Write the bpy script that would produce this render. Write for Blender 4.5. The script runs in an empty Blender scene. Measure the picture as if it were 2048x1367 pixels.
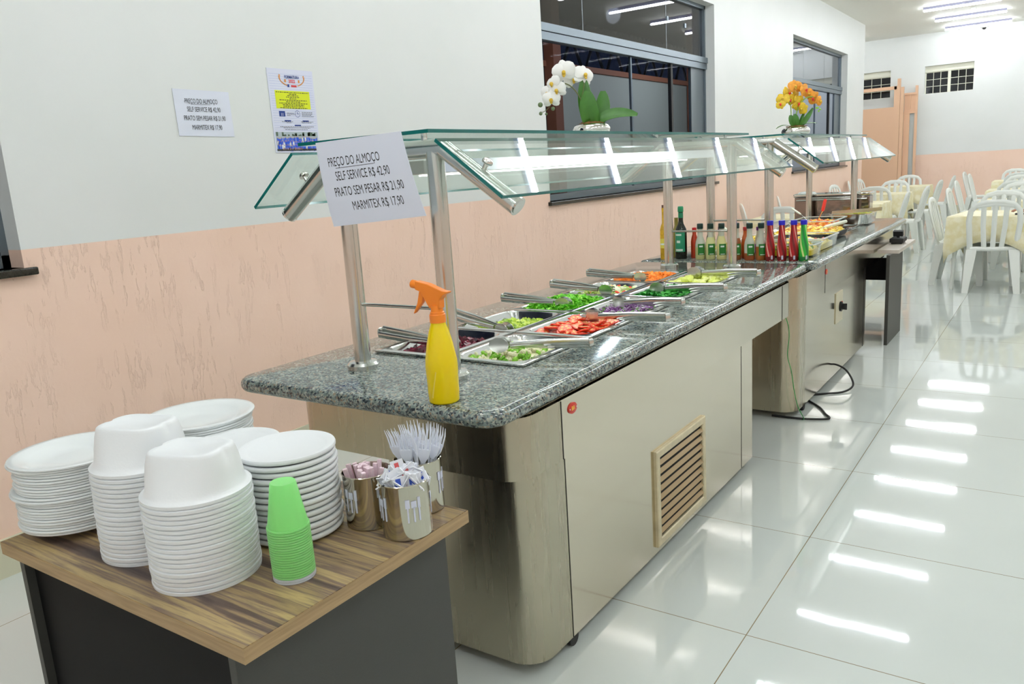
import bpy, math, random
from mathutils import Vector, Matrix, Euler
random.seed(7)
SC = bpy.context.scene
COL = SC.collection
PI = math.pi

# ------------------------------------------------------------------ camera
CAM_LOC = Vector((0.72187935, -2.18843208, 1.43361646))
CR = ((0.8255364738073617, 0.5608600620928963, -0.06265397962507835),
      (0.06575876256101255, -0.20586181299770004, -0.9763691407944766),
      (-0.5605045187687174, 0.8019082894561276, -0.2068278988468333))
F_PX = 1594.7795
camd = bpy.data.cameras.new('camera'); cam = bpy.data.objects.new('camera', camd); COL.objects.link(cam)
m = Matrix(((CR[0][0], -CR[1][0], -CR[2][0], CAM_LOC[0]),
            (CR[0][1], -CR[1][1], -CR[2][1], CAM_LOC[1]),
            (CR[0][2], -CR[1][2], -CR[2][2], CAM_LOC[2]),
            (0, 0, 0, 1)))
cam.matrix_world = m
camd.sensor_fit = 'HORIZONTAL'; camd.sensor_width = 36.0; camd.lens = F_PX / 2048 * 36.0
camd.clip_start = 0.05; camd.clip_end = 100
SC.camera = cam
# ------------------------------------------------------------------ world and exposure
w = bpy.data.worlds.new('night_sky'); SC.world = w; w.use_nodes = True
bg = w.node_tree.nodes['Background']; bg.inputs[0].default_value = (0.012, 0.016, 0.03, 1); bg.inputs[1].default_value = 1.0
SC.view_settings.view_transform = 'Standard'
try: SC.view_settings.look = 'None'
except Exception: pass
SC.view_settings.gamma = 1.0
SC.view_settings.use_curve_mapping = False
SC.view_settings.exposure = 0.17
TUBE_POWER = 54.0
TUBE_COL = (0.95, 0.98, 1.02)

# ------------------------------------------------------------------ materials
MATS = {}
class NT:
    def __init__(s, name):
        s.m = bpy.data.materials.new(name); s.m.use_nodes = True
        s.t = s.m.node_tree; s.t.nodes.clear()
        s.out = s.t.nodes.new('ShaderNodeOutputMaterial')
    def n(s, typ, **kw):
        nd = s.t.nodes.new(typ)
        for k, v in kw.items():
            if k.startswith('i_'):
                key = k[2:]
                key = int(key) if key.isdigit() else key.replace('_', ' ')
                nd.inputs[key].default_value = v
            else: setattr(nd, k, v)
        return nd
    def l(s, a, b): s.t.links.new(a, b)
    def coord(s, scale=(1, 1, 1)):
        c = s.n('ShaderNodeTexCoord'); mp = s.n('ShaderNodeMapping'); mp.inputs['Scale'].default_value = scale
        s.l(c.outputs['Object'], mp.inputs['Vector']); return mp.outputs[0]
    def noise(s, vec, scale, detail=3, rough=.55):
        nd = s.n('ShaderNodeTexNoise'); nd.inputs['Scale'].default_value = scale; nd.inputs['Detail'].default_value = detail
        nd.inputs['Roughness'].default_value = rough; s.l(vec, nd.inputs['Vector']); return nd.outputs['Fac']
    def ramp(s, fac, stops, interp='LINEAR'):
        r = s.n('ShaderNodeValToRGB'); r.color_ramp.interpolation = interp
        e = r.color_ramp.elements
        while len(e) < len(stops): e.new(0.5)
        for i, (p, c) in enumerate(stops):
            e[i].position = p; e[i].color = tuple(c) + ((1,) if len(c) == 3 else ())
        s.l(fac, r.inputs[0]); return r.outputs[0]
    def bump(s, h, strength, dist=.01):
        b = s.n('ShaderNodeBump'); b.inputs['Strength'].default_value = strength; b.inputs['Distance'].default_value = dist
        s.l(h, b.inputs['Height']); return b.outputs[0]
    def math(s, op, a, b=None):
        nd = s.n('ShaderNodeMath', operation=op)
        for i, v in enumerate((a, b)):
            if v is None: continue
            if isinstance(v, (int, float)): nd.inputs[i].default_value = v
            else: s.l(v, nd.inputs[i])
        return nd.outputs[0]
    def prin(s, color=None, rough=.5, metal=0, **kw):
        p = s.n('ShaderNodeBsdfPrincipled')
        if color is not None:
            if isinstance(color, (tuple, list)): p.inputs['Base Color'].default_value = tuple(color) + (1,)
            else: s.l(color, p.inputs['Base Color'])
        if isinstance(rough, (int, float)): p.inputs['Roughness'].default_value = rough
        else: s.l(rough, p.inputs['Roughness'])
        p.inputs['Metallic'].default_value = metal
        for k, v in kw.items():
            k = k.replace('_', ' ')
            if isinstance(v, (int, float, tuple)): p.inputs[k].default_value = v
            else: s.l(v, p.inputs[k])
        s.l(p.outputs[0], s.out.inputs[0]); return p
def lin(r, g, b):
    f = lambda c: ((c / 255 + .055) / 1.055) ** 2.4 if c > 10 else c / 255 / 12.92
    return (f(r), f(g), f(b))
def plain(name, rgb, rough=.5, metal=0, noise=0.0, nscale=30, bump=0, bscale=60, **kw):
    if name in MATS: return MATS[name]
    t = NT(name); col = lin(*rgb)
    if noise or bump:
        v = t.coord()
        if noise:
            a = tuple(min(1, c * (1 + noise)) for c in col); b = tuple(c * (1 - noise) for c in col)
            col = t.ramp(t.noise(v, nscale), [(.3, b), (.7, a)])
        if bump: kw['Normal'] = t.bump(t.noise(v, bscale), bump)
    t.prin(col, rough, metal, **kw); MATS[name] = t.m; return t.m
def emit(name, rgb, strength):
    if name in MATS: return MATS[name]
    t = NT(name); e = t.n('ShaderNodeEmission'); e.inputs[0].default_value = tuple(rgb) + (1,); e.inputs[1].default_value = strength
    t.l(e.outputs[0], t.out.inputs[0]); MATS[name] = t.m; return t.m
def thin_glass(name, tint, ior=1.5, gloss=1.0, rough=0.0):
    if name in MATS: return MATS[name]
    t = NT(name); tr = t.n('ShaderNodeBsdfTransparent'); tr.inputs[0].default_value = tuple(tint) + (1,)
    g = t.n('ShaderNodeBsdfGlossy'); g.inputs['Roughness'].default_value = rough; g.inputs[0].default_value = (gloss, gloss, gloss, 1)
    f = t.n('ShaderNodeFresnel'); ge = t.n('ShaderNodeNewGeometry'); q = t.n('ShaderNodeMapRange'); t.l(ge.outputs['Backfacing'], q.inputs[0])
    q.inputs[3].default_value = ior; q.inputs[4].default_value = 1 / ior; t.l(q.outputs[0], f.inputs[0])
    mx = t.n('ShaderNodeMixShader'); t.l(f.outputs[0], mx.inputs[0]); t.l(tr.outputs[0], mx.inputs[1]); t.l(g.outputs[0], mx.inputs[2])
    t.l(mx.outputs[0], t.out.inputs[0]); MATS[name] = t.m; return t.m

def m_wall_white():
    t = NT('white_wall_paint'); v = t.coord()
    c = t.ramp(t.noise(v, 1.2, 4), [(.3, lin(229, 233, 230)), (.7, lin(234, 237, 235))])
    t.prin(c, .45, Normal=t.bump(t.noise(v, 18, 4), .06, .01)); return t.m
def m_wall_pink():
    t = NT('pink_textured_paint'); v = t.coord((1, 1, .22)); v2 = t.coord()
    n1 = t.noise(v, 24, 5, .66); n2 = t.noise(v2, 50, 3); n3 = t.noise(v2, 3.2, 3)
    rid = t.ramp(n1, [(.555, (0, 0, 0)), (.575, (1, 1, 1)), (.60, (0, 0, 0))])
    h = t.math('ADD', t.math('MULTIPLY', rid, t.ramp(n3, [(.42, (.05, .05, .05)), (.6, (1, 1, 1))])), t.math('MULTIPLY', n2, .22))
    c = t.ramp(t.noise(v2, 2.5, 4), [(.3, lin(250, 216, 194)), (.7, lin(253, 221, 201))])
    t.prin(c, .55, Normal=t.bump(h, .55, .006)); return t.m
def m_floor():
    t = NT('glossy_floor_tile'); v2 = t.coord()
    sx = t.n('ShaderNodeSeparateXYZ'); t.l(v2, sx.inputs[0])
    ds = []
    for ax in (0, 1):
        a = t.math('FRACT', t.math('ADD', t.math('DIVIDE', sx.outputs[ax], .75), 100.5))
        ds.append(t.math('ABSOLUTE', t.math('SUBTRACT', a, .5)))
    d = t.math('MINIMUM', ds[0], ds[1])
    line = t.math('LESS_THAN', d, .0021)
    c = t.ramp(t.noise(v2, .8, 3), [(.35, lin(206, 213, 208)), (.65, lin(212, 219, 214))])
    mx = t.n('ShaderNodeMixRGB'); t.l(line, mx.inputs[0]); t.l(c, mx.inputs[1]); mx.inputs[2].default_value = lin(140, 126, 98) + (1,)
    wave = t.noise(v2, 5, 2)
    t.prin(mx.outputs[0], t.math('MULTIPLY_ADD', line, .4) if False else .035, Normal=t.bump(wave, .02, .01), IOR=1.55); return t.m
def m_steel(name, rgb, rough, stretch=(1, 1, 1), bump=.02, bs=3):
    t = NT(name); v = t.coord(stretch); v2 = t.coord()
    r = t.n('ShaderNodeMapRange'); t.l(t.noise(v, 40, 3), r.inputs[0]); r.inputs[3].default_value = rough * .75; r.inputs[4].default_value = rough * 1.3
    t.prin(lin(*rgb), r.outputs[0], 1.0, Normal=t.bump(t.noise(v2, bs, 2), bump, .01)); return t.m
def m_granite():
    t = NT('speckled_granite'); v = t.coord()
    vo = t.n('ShaderNodeTexVoronoi'); vo.inputs['Scale'].default_value = 190; t.l(v, vo.inputs['Vector'])
    sp = t.n('ShaderNodeSeparateColor'); t.l(vo.outputs['Color'], sp.inputs[0])
    c1 = t.ramp(sp.outputs[0], [(0, lin(58, 62, 70)), (.12, lin(104, 112, 116)), (.30, lin(146, 160, 157)), (.55, lin(178, 187, 176)), (.8, lin(204, 202, 186)), (.94, lin(184, 160, 136))], 'CONSTANT')
    n = t.noise(v, 42, 5, .7)
    mx = t.n('ShaderNodeMixRGB', blend_type='MULTIPLY'); mx.inputs[0].default_value = .85
    t.l(c1, mx.inputs[1]); t.l(t.ramp(n, [(.34, lin(70, 78, 90)), (.48, lin(186, 192, 190)), (.72, lin(240, 240, 236))]), mx.inputs[2])
    t.prin(mx.outputs[0], .09, Normal=t.bump(t.noise(v, 6, 2), .01, .01), IOR=1.6); return t.m
def m_wood():
    t = NT('streaked_walnut_laminate'); v = t.coord((.55, 10, 10)); 
    n = t.noise(v, 2.3, 7, .6)
    c = t.ramp(n, [(.30, lin(58, 44, 40)), (.40, lin(98, 80, 70)), (.46, lin(156, 132, 92)), (.52, lin(112, 92, 80)), (.58, lin(180, 156, 106)), (.68, lin(118, 96, 80))])
    t.prin(c, .32); return t.m
def m_wood_edge():
    t = NT('oak_edge_band'); v = t.coord((3, 3, 60)); 
    t.prin(t.ramp(t.noise(v, 3, 4), [(.3, lin(150, 124, 86)), (.7, lin(178, 150, 108))]), .4); return t.m
def m_cloth():
    t = NT('cream_tablecloth'); v = t.coord()
    t.prin(t.ramp(t.noise(v, 14, 3), [(.4, lin(236, 226, 178)), (.6, lin(246, 240, 208))]), .5); return t.m
def m_lamp_panel():
    t = NT('lamp_diffuser'); g = t.n('ShaderNodeTexCoord'); sx = t.n('ShaderNodeSeparateXYZ'); t.l(g.outputs['Generated'], sx.inputs[0])
    prof = t.ramp(sx.outputs[1], [(.0, (.16, .18, .2)), (.12, (.22, .25, .28)), (.2, (1, 1, 1)), (.72, (1, 1, 1)), (.82, (.35, .37, .38)), (1, (.25, .26, .26))])
    e = t.n('ShaderNodeEmission'); t.l(prof, e.inputs[0]); e.inputs[1].default_value = 2.2
    t.l(e.outputs[0], t.out.inputs[0]); return t.m
M = dict(
    white=m_wall_white(), pink=m_wall_pink(), floor=m_floor(),
    steel=m_steel('brushed_steel_panel', (214, 204, 186), .13, (1, 1, .05), .025, 1.6),
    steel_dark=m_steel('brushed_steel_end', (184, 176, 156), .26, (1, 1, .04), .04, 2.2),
    tube=m_steel('steel_tube', (206, 208, 204), .2), pan=m_steel('polished_steel_pan', (214, 214, 212), .14), chrome=m_steel('chrome', (228, 226, 222), .05, bump=0),
    granite=m_granite(), wood=m_wood(), edge=m_wood_edge(), cloth=m_cloth(), lamp=m_lamp_panel(),
    cream=plain('cream_skirting', (214, 212, 186), .3), ceiling=plain('ceiling_paint', (250, 250, 242), .6, bump=.03, bscale=4),
    black=plain('black_laminate', (7, 6, 7), .6, Specular_IOR_Level=.2), grey_lam=plain('charcoal_laminate', (60, 60, 55), .45, bump=.04, bscale=300),
    frame=plain('grey_aluminium', (112, 124, 132), .35, .6), sill=plain('black_granite_sill', (38, 40, 34), .15, noise=.5, nscale=120),
    reveal=plain('grey_reveal', (196, 202, 200), .5), cream_frame=plain('cream_window_frame', (236, 236, 218), .5),
    night=plain('night_glass', (6, 7, 12), .1), plate=plain('white_melamine', (238, 242, 241), .18), foam=plain('white_foam', (240, 243, 244), .42, bump=.05, bscale=250),
    plastic=plain('white_plastic', (236, 240, 234), .35), cutlery=plain('white_cutlery_plastic', (236, 240, 250), .25),
    paper=plain('white_paper', (228, 233, 246), .6), ink=plain('black_ink', (26, 28, 32), .6),
    orange=plain('orange_plastic', (250, 138, 34), .35), salmon=plain('salmon_metal_paint', (234, 192, 158), .5),
    gedge=plain('glass_edge', (24, 110, 104), .12), dark_gap=plain('dark_gap', (20, 18, 16), .7),
    can=m_steel('canister_steel', (196, 190, 174), .09, bump=.02), green_leaf=plain('orchid_leaf_green', (66, 120, 40), .35, noise=.15, nscale=25), stem=plain('orchid_stem_green', (108, 112, 66), .5),
    petal_w=plain('white_petal', (250, 250, 246), .5), petal_o=plain('orange_petal', (240, 160, 50), .5, noise=.2, nscale=50), petal_y=plain('yellow_petal', (226, 190, 44), .5, noise=.15, nscale=50),
    yellow=plain('orchid_yellow_lip', (226, 186, 60), .5), moss=plain('brown_moss', (120, 86, 38), .8, noise=.4, nscale=60), bud=plain('green_bud', (104, 124, 84), .4),
    skin=plain('skin', (176, 124, 96), .5), shirt=plain('navy_shirt', (44, 52, 74), .8), trouser=plain('dark_trousers', (40, 40, 46), .8), hair=plain('dark_hair', (30, 24, 22), .6),
    red_sil=plain('red_silicone', (232, 62, 50), .4), rubber=plain('black_rubber', (24, 24, 24), .6),
)
M['bguard'] = thin_glass('clear_glass', (.93, .975, .955), 1.5)
M['winglass'] = thin_glass('tinted_window_glass', (.36, .38, .41), 1.55)
M['winglass_low'] = thin_glass('clear_window_glass', (.74, .77, .82), 1.02)
M['dishglass'] = thin_glass('dish_glass', (.92, .95, .94), 1.45)
M['tube_light'] = emit('tube_light', TUBE_COL, TUBE_POWER)

# ------------------------------------------------------------------ mesh helpers
class B:
    def __init__(s): s.v = []; s.f = []; s.mi = []; s.cur = 0
    def add(s, vs, fs, mi=None):
        o = len(s.v); s.v += [tuple(p) for p in vs]
        for f in fs: s.f.append(tuple(i + o for i in f)); s.mi.append(s.cur if mi is None else mi)
        return s
    def box(s, x0, x1, y0, y1, z0, z1, mi=None):
        vs = [(x, y, z) for z in (z0, z1) for y in (y0, y1) for x in (x0, x1)]
        return s.add(vs, [(0, 2, 3, 1), (4, 5, 7, 6), (0, 1, 5, 4), (2, 6, 7, 3), (0, 4, 6, 2), (1, 3, 7, 5)], mi)
    def obox(s, c, ax, ay, az, mi=None):
        c, ax, ay, az = map(Vector, (c, ax, ay, az)); vs = [c + i * ax + j * ay + k * az for k in (-1, 1) for j in (-1, 1) for i in (-1, 1)]
        return s.add(vs, [(0, 2, 3, 1), (4, 5, 7, 6), (0, 1, 5, 4), (2, 6, 7, 3), (0, 4, 6, 2), (1, 3, 7, 5)], mi)
    def rings(s, rings, cap0=True, cap1=True, mi=None, closed=True):
        n = len(rings[0]); vs = [p for r in rings for p in r]; fs = []
        for i in range(len(rings) - 1):
            for j in range(n if closed else n - 1):
                k = (j + 1) % n
                fs.append((i * n + j, i * n + k, (i + 1) * n + k, (i + 1) * n + j))
        if cap0: fs.append(tuple(range(n - 1, -1, -1)))
        if cap1: fs.append(tuple((len(rings) - 1) * n + j for j in range(n)))
        return s.add(vs, fs, mi)
    def prism(s, pts, z0, z1, mi=None): return s.rings([[(x, y, z0) for x, y in pts], [(x, y, z1) for x, y in pts]], mi=mi)
    def lathe(s, prof, c=(0, 0, 0), n=32, cap0=True, cap1=True, mi=None, sx=1, sy=1):
        rs = [[(c[0] + sx * r * math.cos(2 * PI * j / n), c[1] + sy * r * math.sin(2 * PI * j / n), c[2] + z) for j in range(n)] for r, z in prof]
        return s.rings(rs, cap0, cap1, mi)
    def cyl(s, a, b, r, n=16, r2=None, mi=None): return s.tube([a, b], [r, r if r2 is None else r2], n, mi=mi)
    def tube(s, pts, r, n=10, mi=None, cap=True, flat=None):
        pts = [Vector(p) for p in pts]; rs = r if isinstance(r, (list, tuple)) else [r] * len(pts)
        rings = []; up = None
        for i, p in enumerate(pts):
            d = (pts[min(i + 1, len(pts) - 1)] - pts[max(i - 1, 0)]).normalized()
            if up is None:
                up = Vector((0, 0, 1)) if abs(d.z) < .9 else Vector((1, 0, 0))
            u = (up - d * up.dot(d)).normalized(); vv = d.cross(u); up = u
            fx, fy = flat if flat else (1, 1)
            rings.append([p + (u * math.cos(2 * PI * j / n) * fx + vv * math.sin(2 * PI * j / n) * fy) * rs[i] for j in range(n)])
        return s.rings(rings, cap, cap, mi)
    def sphere(s, c, r, n=12, m=8, sc=(1, 1, 1), mi=None):
        prof = [(r * math.sin(PI * i / m) + 1e-5, -r * math.cos(PI * i / m)) for i in range(m + 1)]
        rs = [[(c[0] + q * sc[0] * math.cos(2 * PI * j / n), c[1] + q * sc[1] * math.sin(2 * PI * j / n), c[2] + z * sc[2]) for j in range(n)] for q, z in prof]
        return s.rings(rs, True, True, mi)
    def xf(s, mat, start=0):
        for i in range(start, len(s.v)): s.v[i] = tuple(mat @ Vector(s.v[i]))
        return s
    def mesh(s, name, mats, smooth=40):
        me = bpy.data.meshes.new(name); me.from_pydata(s.v, [], s.f)
        for mt in (mats if isinstance(mats, (list, tuple)) else [mats]): me.materials.append(mt)
        me.polygons.foreach_set('material_index', s.mi)
        if smooth:
            me.polygons.foreach_set('use_smooth', [True] * len(s.f)); me.update()
            me.set_sharp_from_angle(angle=math.radians(smooth))
        me.update(); return me
def tag(o, label=None, cat=None, group=None, kind=None):
    if label: o['label'] = label
    if cat: o['category'] = cat
    if group: o['group'] = group
    if kind: o['kind'] = kind
    return o
def obj(name, b, mats, parent=None, smooth=40, bevel=0, loc=None, rot=None, label=None):
    me = b if isinstance(b, bpy.types.Mesh) else b.mesh(name, mats, smooth)
    o = bpy.data.objects.new(name, me); COL.objects.link(o)
    if parent: o.parent = parent
    if loc: o.location = loc
    if rot: o.rotation_euler = rot
    if bevel:
        md = o.modifiers.new('bevel', 'BEVEL'); md.width = bevel; md.segments = 3; md.limit_method = 'ANGLE'; md.angle_limit = math.radians(40)
    if label: o['label'] = label
    return o
def thing(name, label, cat, loc=(0, 0, 0), rz=0, group=None, rot=None):
    o = bpy.data.objects.new(name, None); COL.objects.link(o); o.location = loc; o.rotation_euler = rot or (0, 0, rz); o.empty_display_size = .05
    return tag(o, label, cat, group)
def struct(name, b, mats, smooth=0, **kw): return tag(obj(name, b, mats, smooth=smooth, **kw), kind='structure')
def copy_tree(o, parent=None):
    c = o.copy(); COL.objects.link(c)
    if parent: c.parent = parent
    for ch in list(o.children): copy_tree(ch, c)
    return c
def rrect(x0, x1, y0, y1, r, n=6):
    pts = []
    for cx, cy, a in ((x1 - r, y1 - r, 0), (x0 + r, y1 - r, 90), (x0 + r, y0 + r, 180), (x1 - r, y0 + r, 270)):
        for i in range(n + 1):
            t = math.radians(a + 90 * i / n); pts.append((cx + r * math.cos(t), cy + r * math.sin(t)))
    return pts
def text_mesh(lines, fn, name, mat, res=3):
    """lines: (text, u_center, v_baseline, height, xscale[, align]); fn maps (u,v,w) -> 3-D point"""
    vs, fs = [], []
    for ln in lines:
        txt, u, v, h, xs = ln[:5]
        cu = bpy.data.curves.new('lettering_source', 'FONT'); cu.body = txt; cu.size = h / .73; cu.align_x = 'CENTER'; cu.resolution_u = res
        if len(ln) > 5: cu.offset = ln[5]
        o = bpy.data.objects.new('lettering_source', cu); me = bpy.data.meshes.new_from_object(o)
        off = len(vs)
        vs += [fn(u + p.co.x * xs, v + p.co.y, 0) for p in me.vertices]
        fs += [tuple(i + off for i in f.vertices) for f in me.polygons]
        bpy.data.objects.remove(o); bpy.data.meshes.remove(me); bpy.data.curves.remove(cu)
    me = bpy.data.meshes.new(name); me.from_pydata([tuple(p) for p in vs], [], fs); me.materials.append(mat); me.update(); return me
# ------------------------------------------------------------------ room shell
WX = -2.638; H = 3.765; YF = 17.65; YE = 15.05; ZP = 1.26; XR = 3.7; YB = -5.0
def wall_cells(b, axis, pos, thick, us, zs, hole):
    for i in range(len(us) - 1):
        for j in range(len(zs) - 1):
            um, zm = (us[i] + us[i + 1]) / 2, (zs[j] + zs[j + 1]) / 2
            if hole(um, zm): continue
            mi = 1 if zm < ZP else 0
            if axis == 'x': b.box(min(pos, pos + thick), max(pos, pos + thick), us[i], us[i + 1], zs[j], zs[j + 1], mi)
            else: b.box(us[i], us[i + 1], min(pos, pos + thick), max(pos, pos + thick), zs[j], zs[j + 1], mi)
b = B().box(WX - .17, XR + .3, YB - .3, YF + .3, -.12, 0).box(-5.0, WX - .17, YE - .2, YF + .3, -.12, 0); struct('floor', b, M['floor'])
b = B().box(WX - .17, XR + .3, YB - .3, YF + .3, H, H + .12).box(-5.0, WX - .17, YE - .2, YF + .3, H, H + .12); struct('ceiling', b, M['ceiling'])
WINS = ((-3.2, -.69, 1.19, 3.11), (3.27, 6.95, 1.19, 3.12), (10.12, 13.62, 1.19, 3.12))
def hl(u, z): return any(a < u < c and d < z < e for a, c, d, e in WINS)
b = B(); wall_cells(b, 'x', WX, -.17, [YB, -3.2, -.69, 3.27, 6.95, 10.12, 13.62, YE], [0, 1.19, ZP, 3.11, 3.12, H], hl)
struct('wall_left', b, [M['white'], M['pink']])
b = B().box(-4.7, WX - .17, YE - .2, YE, 0, H, 0); struct('wall_return', b, [M['white'], M['pink']])
b = B(); wall_cells(b, 'x', -4.7, -.2, [YE - .2, YF], [0, ZP, H], lambda u, z: False); struct('wall_alcove', b, [M['white'], M['pink']])
FW = ((-3.85, -2.6, 2.53, 3.1), (-1.93, -1.01, 2.53, 3.1))
def hf(u, z): return any(a < u < c and d < z < e for a, c, d, e in FW)
b = B(); wall_cells(b, 'y', YF, .2, [-4.9, -3.85, -2.6, -1.93, -1.01, XR], [0, ZP, 2.53, 3.1, H], hf); struct('wall_far', b, [M['white'], M['pink']])
b = B(); wall_cells(b, 'x', XR, .2, [YB, YF], [0, ZP, H], lambda u, z: False); struct('wall_right', b, [M['white'], M['pink']])
b = B(); wall_cells(b, 'y', YB, -.2, [WX - .2, XR], [0, ZP, H], lambda u, z: False); struct('wall_back', b, [M['white'], M['pink']])
struct('baseboard_left', B().box(WX, WX + .012, YB, YE, 0, .155), M['cream'])
struct('baseboard_far', B().box(-4.7, XR, YF - .012, YF, 0, .155), M['cream'])
# ---- windows on the left wall
def side_window(n, y0, y1, z0, z1, zt, divs_low, divs_top, clips=()):
    t = bpy.data.objects.new('window_%d' % n, None); COL.objects.link(t); t.location = (WX, y0, z0); t['kind'] = 'structure'
    O = Matrix.Translation((-WX, -y0, -z0))
    def part(name, b, mt, **kw): b.xf(O); return obj(name, b, mt, t, smooth=0, **kw)
    gx = WX - .135
    part('sill', B().box(WX - .17, WX + .03, y0 - .03, y1 + .04, z0 - .03, z0), M['sill'], bevel=.005)
    b = B().box(gx - .03, gx + .03, y0, y1, z0, z0 + .05).box(gx - .03, gx + .03, y0, y1, z1 - .04, z1)
    b.box(gx - .03, gx + .03, y0, y0 + .03, z0, z1).box(gx - .03, gx + .03, y1 - .03, y1, z0, z1)
    part('frame', b, M['frame'])
    if zt: 
        part('stile', B().box(gx - .02, gx + .012, y1 - .40, y1 - .02, z0, zt), plain('blue_grey_stile', (104, 114, 120), .3, .2))
        part('transom', B().box(gx - .03, gx + .045, y0, y1, zt, zt + .06).box(gx - .03, gx + .055, y0, y1, zt + .065, zt + .125), M['frame'])
    ys = [y0 + .03] + list(divs_low) + [y1 - .03]
    top = zt if zt else z1 - .04
    for i in range(len(ys) - 1):
        part('pane', B().box(gx - .004 + .012 * (i % 2), gx + .004 + .012 * (i % 2), ys[i], ys[i + 1] , z0 + .05, top), M['winglass_low'])
        if i == 1: part('mullion', B().box(gx - .012, gx + .012, ys[i] - .012, ys[i] + .012, z0 + .05, top), M['frame'])
        if i > 1: part('mullion', B().box(gx - .015, gx + .022, ys[i] - .022, ys[i] + .022, z0 + .05, top), M['rubber'])
    if zt:
        ys = [y0 + .03] + list(divs_top) + [y1 - .03]
        for i in range(len(ys) - 1):
            part('top_pane', B().box(gx - .004, gx + .004, ys[i] + .004, ys[i + 1] - .004, zt + .125, z1 - .04), M['winglass'])
            if i: part('pane_joint', B().box(gx - .004, gx + .004, ys[i] - .004, ys[i] + .004, zt + .125, z1 - .04), M['frame'])
        for (yy, zz) in clips: part('clip', B().box(gx, gx + .012, yy - .02, yy + .02, zz - .022, zz + .022), M['frame'])
    return t
side_window(1, -3.2, -.69, 1.19, 3.11, 0, (-2.0,), ())
side_window(2, 3.27, 6.95, 1.19, 3.12, 2.44, (5.06, 6.0), (4.16, 5.92), ((5.95, 2.88), (6.42, 2.86)))
side_window(3, 10.12, 13.62, 1.19, 3.12, 2.44, (11.9, 12.8), (11.2, 12.5), ())
# ---- high windows on the far wall
def high_window(n, x0, x1, z0, z1, lit):
    t = bpy.data.objects.new('window_%d' % n, None); COL.objects.link(t); t.location = (x0, YF, z0); t['kind'] = 'structure'
    O = Matrix.Translation((-x0, -YF, -z0))
    def part(name, b, mt): b.xf(O); return obj(name, b, mt, t, smooth=0)
    y = YF + .10; zt = z1 - .12; xm = (x0 + x1) / 2
    part('box_lintel', B().box(x0, x1, y - .02, y + .06, zt, z1), M['cream_frame'])
    b = B().box(x0, x1, y, y + .04, zt - .015, zt).box(x0, x1, y, y + .04, z0, z0 + .01).box(x0, x0 + .02, y, y + .04, z0, zt).box(x1 - .012, x1, y, y + .04, z0, zt).box(xm - .028, xm + .028, y - .01, y + .05, z0, zt)
    part('frame', b, M['cream_frame'])
    for a, c in ((x0 + .02, xm - .028), (xm + .028, x1 - .012)):
        g = B()
        for k in (1, 2):
            xx = a + (c - a) * k / 3; g.box(xx - .0045, xx + .0045, y + .005, y + .03, z0 + .01, zt - .015)
            zz = z0 + .01 + (zt - z0 - .025) * k / 3; g.box(a, c, y + .005, y + .03, zz - .0045, zz + .0045)
        part('glazing_bars', g, M['cream_frame'])
        part('pane', B().box(a, c, y + .03, y + .038, z0 + .01, zt - .015), M['night'])
    return t
high_window(4, -3.85, -2.6, 2.53, 3.1, 0); high_window(5, -1.93, -1.01, 2.53, 3.1, 0)
# ---- salmon steel screen and doorway in the far corner
t = thing('door_screen', 'salmon painted steel screen with a doorway in the far corner of the hall', 'screen', (-2.4, 17.35, 0))
O = Matrix.Translation((2.4, -17.35, 0)); YS = 17.35
def sp(name, b, mt, **kw): b.xf(O); return obj(name, b, mt, t, smooth=0, **kw)
b = B().box(-3.7, -2.42, YS, YS + .04, 2.67, 2.74).box(-2.47, -2.41, YS, YS + .05, 0, 2.74)
sp('front_frame', b, M['salmon'])
sp('front_panel', B().box(-3.7, -2.47, YS + .005, YS + .03, 0, 2.31), M['salmon'])
sp('corner_post', B().box(-2.41, -2.35, YS, YS + .08, 0, 2.89), M['salmon'])
sp('side_post', B().box(-2.345, -2.28, YS, YS + .07, 0, 2.71), M['salmon'])
b = B().box(-2.28, -2.04, YS + .12, YS + .14, 2.17, 2.56).box(-2.18, -2.15, YS + .1, YS + .12, 2.25, 2.56); sp('overpanel', b, M['salmon'])
b = B().box(-2.07, -2.02, YS + .10, YS + .16, 0, 2.72).box(-2.28, -2.03, YS + .09, YS + .15, 2.54, 2.58).box(-2.28, -2.03, YS + .09, YS + .15, 2.15, 2.19)
sp('door_frame', b, M['salmon'])
sp('side_panel', B().box(-2.28, -2.165, YS + .1, YS + .13, 0, 2.15), M['salmon'])
sp('door_leaf', B().box(-2.165, -2.07, YS + .14, YS + .16, .01, 2.15), M['reveal'])
# ---- night yard seen through the tinted windows
b = B().box(-6.6, -6.4, -6, 24, 0, 3.1); b2 = plain('yard_wall_paint', (178, 184, 174), .7)
struct('yard_wall', b, b2)
struct('trim_1', B().box(-6.45, -6.34, -6, 24, 3.08, 3.17), plain('terracotta_trim', (150, 96, 70), .7))
for i, yy in enumerate((9.5, 15.5, 21.5, -1.5)):
    o = tag(obj('yard_post', B().box(-6.38, -6.2, yy - .12, yy + .12, 0, 4.6), plain('terracotta_post', (128, 76, 52), .7), smooth=0), ('terracotta post at the left of the yard behind the first dark window', 'terracotta post at the right of the yard behind the first dark window', 'terracotta yard post behind the far dark window', 'terracotta yard post beyond the near dark window')[i], 'post', 'terracotta posts along the yard wall')
struct('yard_floor', B().box(-12, WX - .3, -8, 22, -.12, -.001), plain('yard_concrete', (110, 110, 104), .8))
cor = B(); 
for k in range(160):
    y = -6 + k * .2; cor.add([(-6.6, y, 3.9), (-6.6, y + .1, 3.96), (-6.6, y + .2, 3.9), (-13, y + .2, 5.6), (-13, y + .1, 5.66), (-13, y, 5.6)], [(0, 1, 4, 5), (1, 2, 3, 4)])
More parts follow.
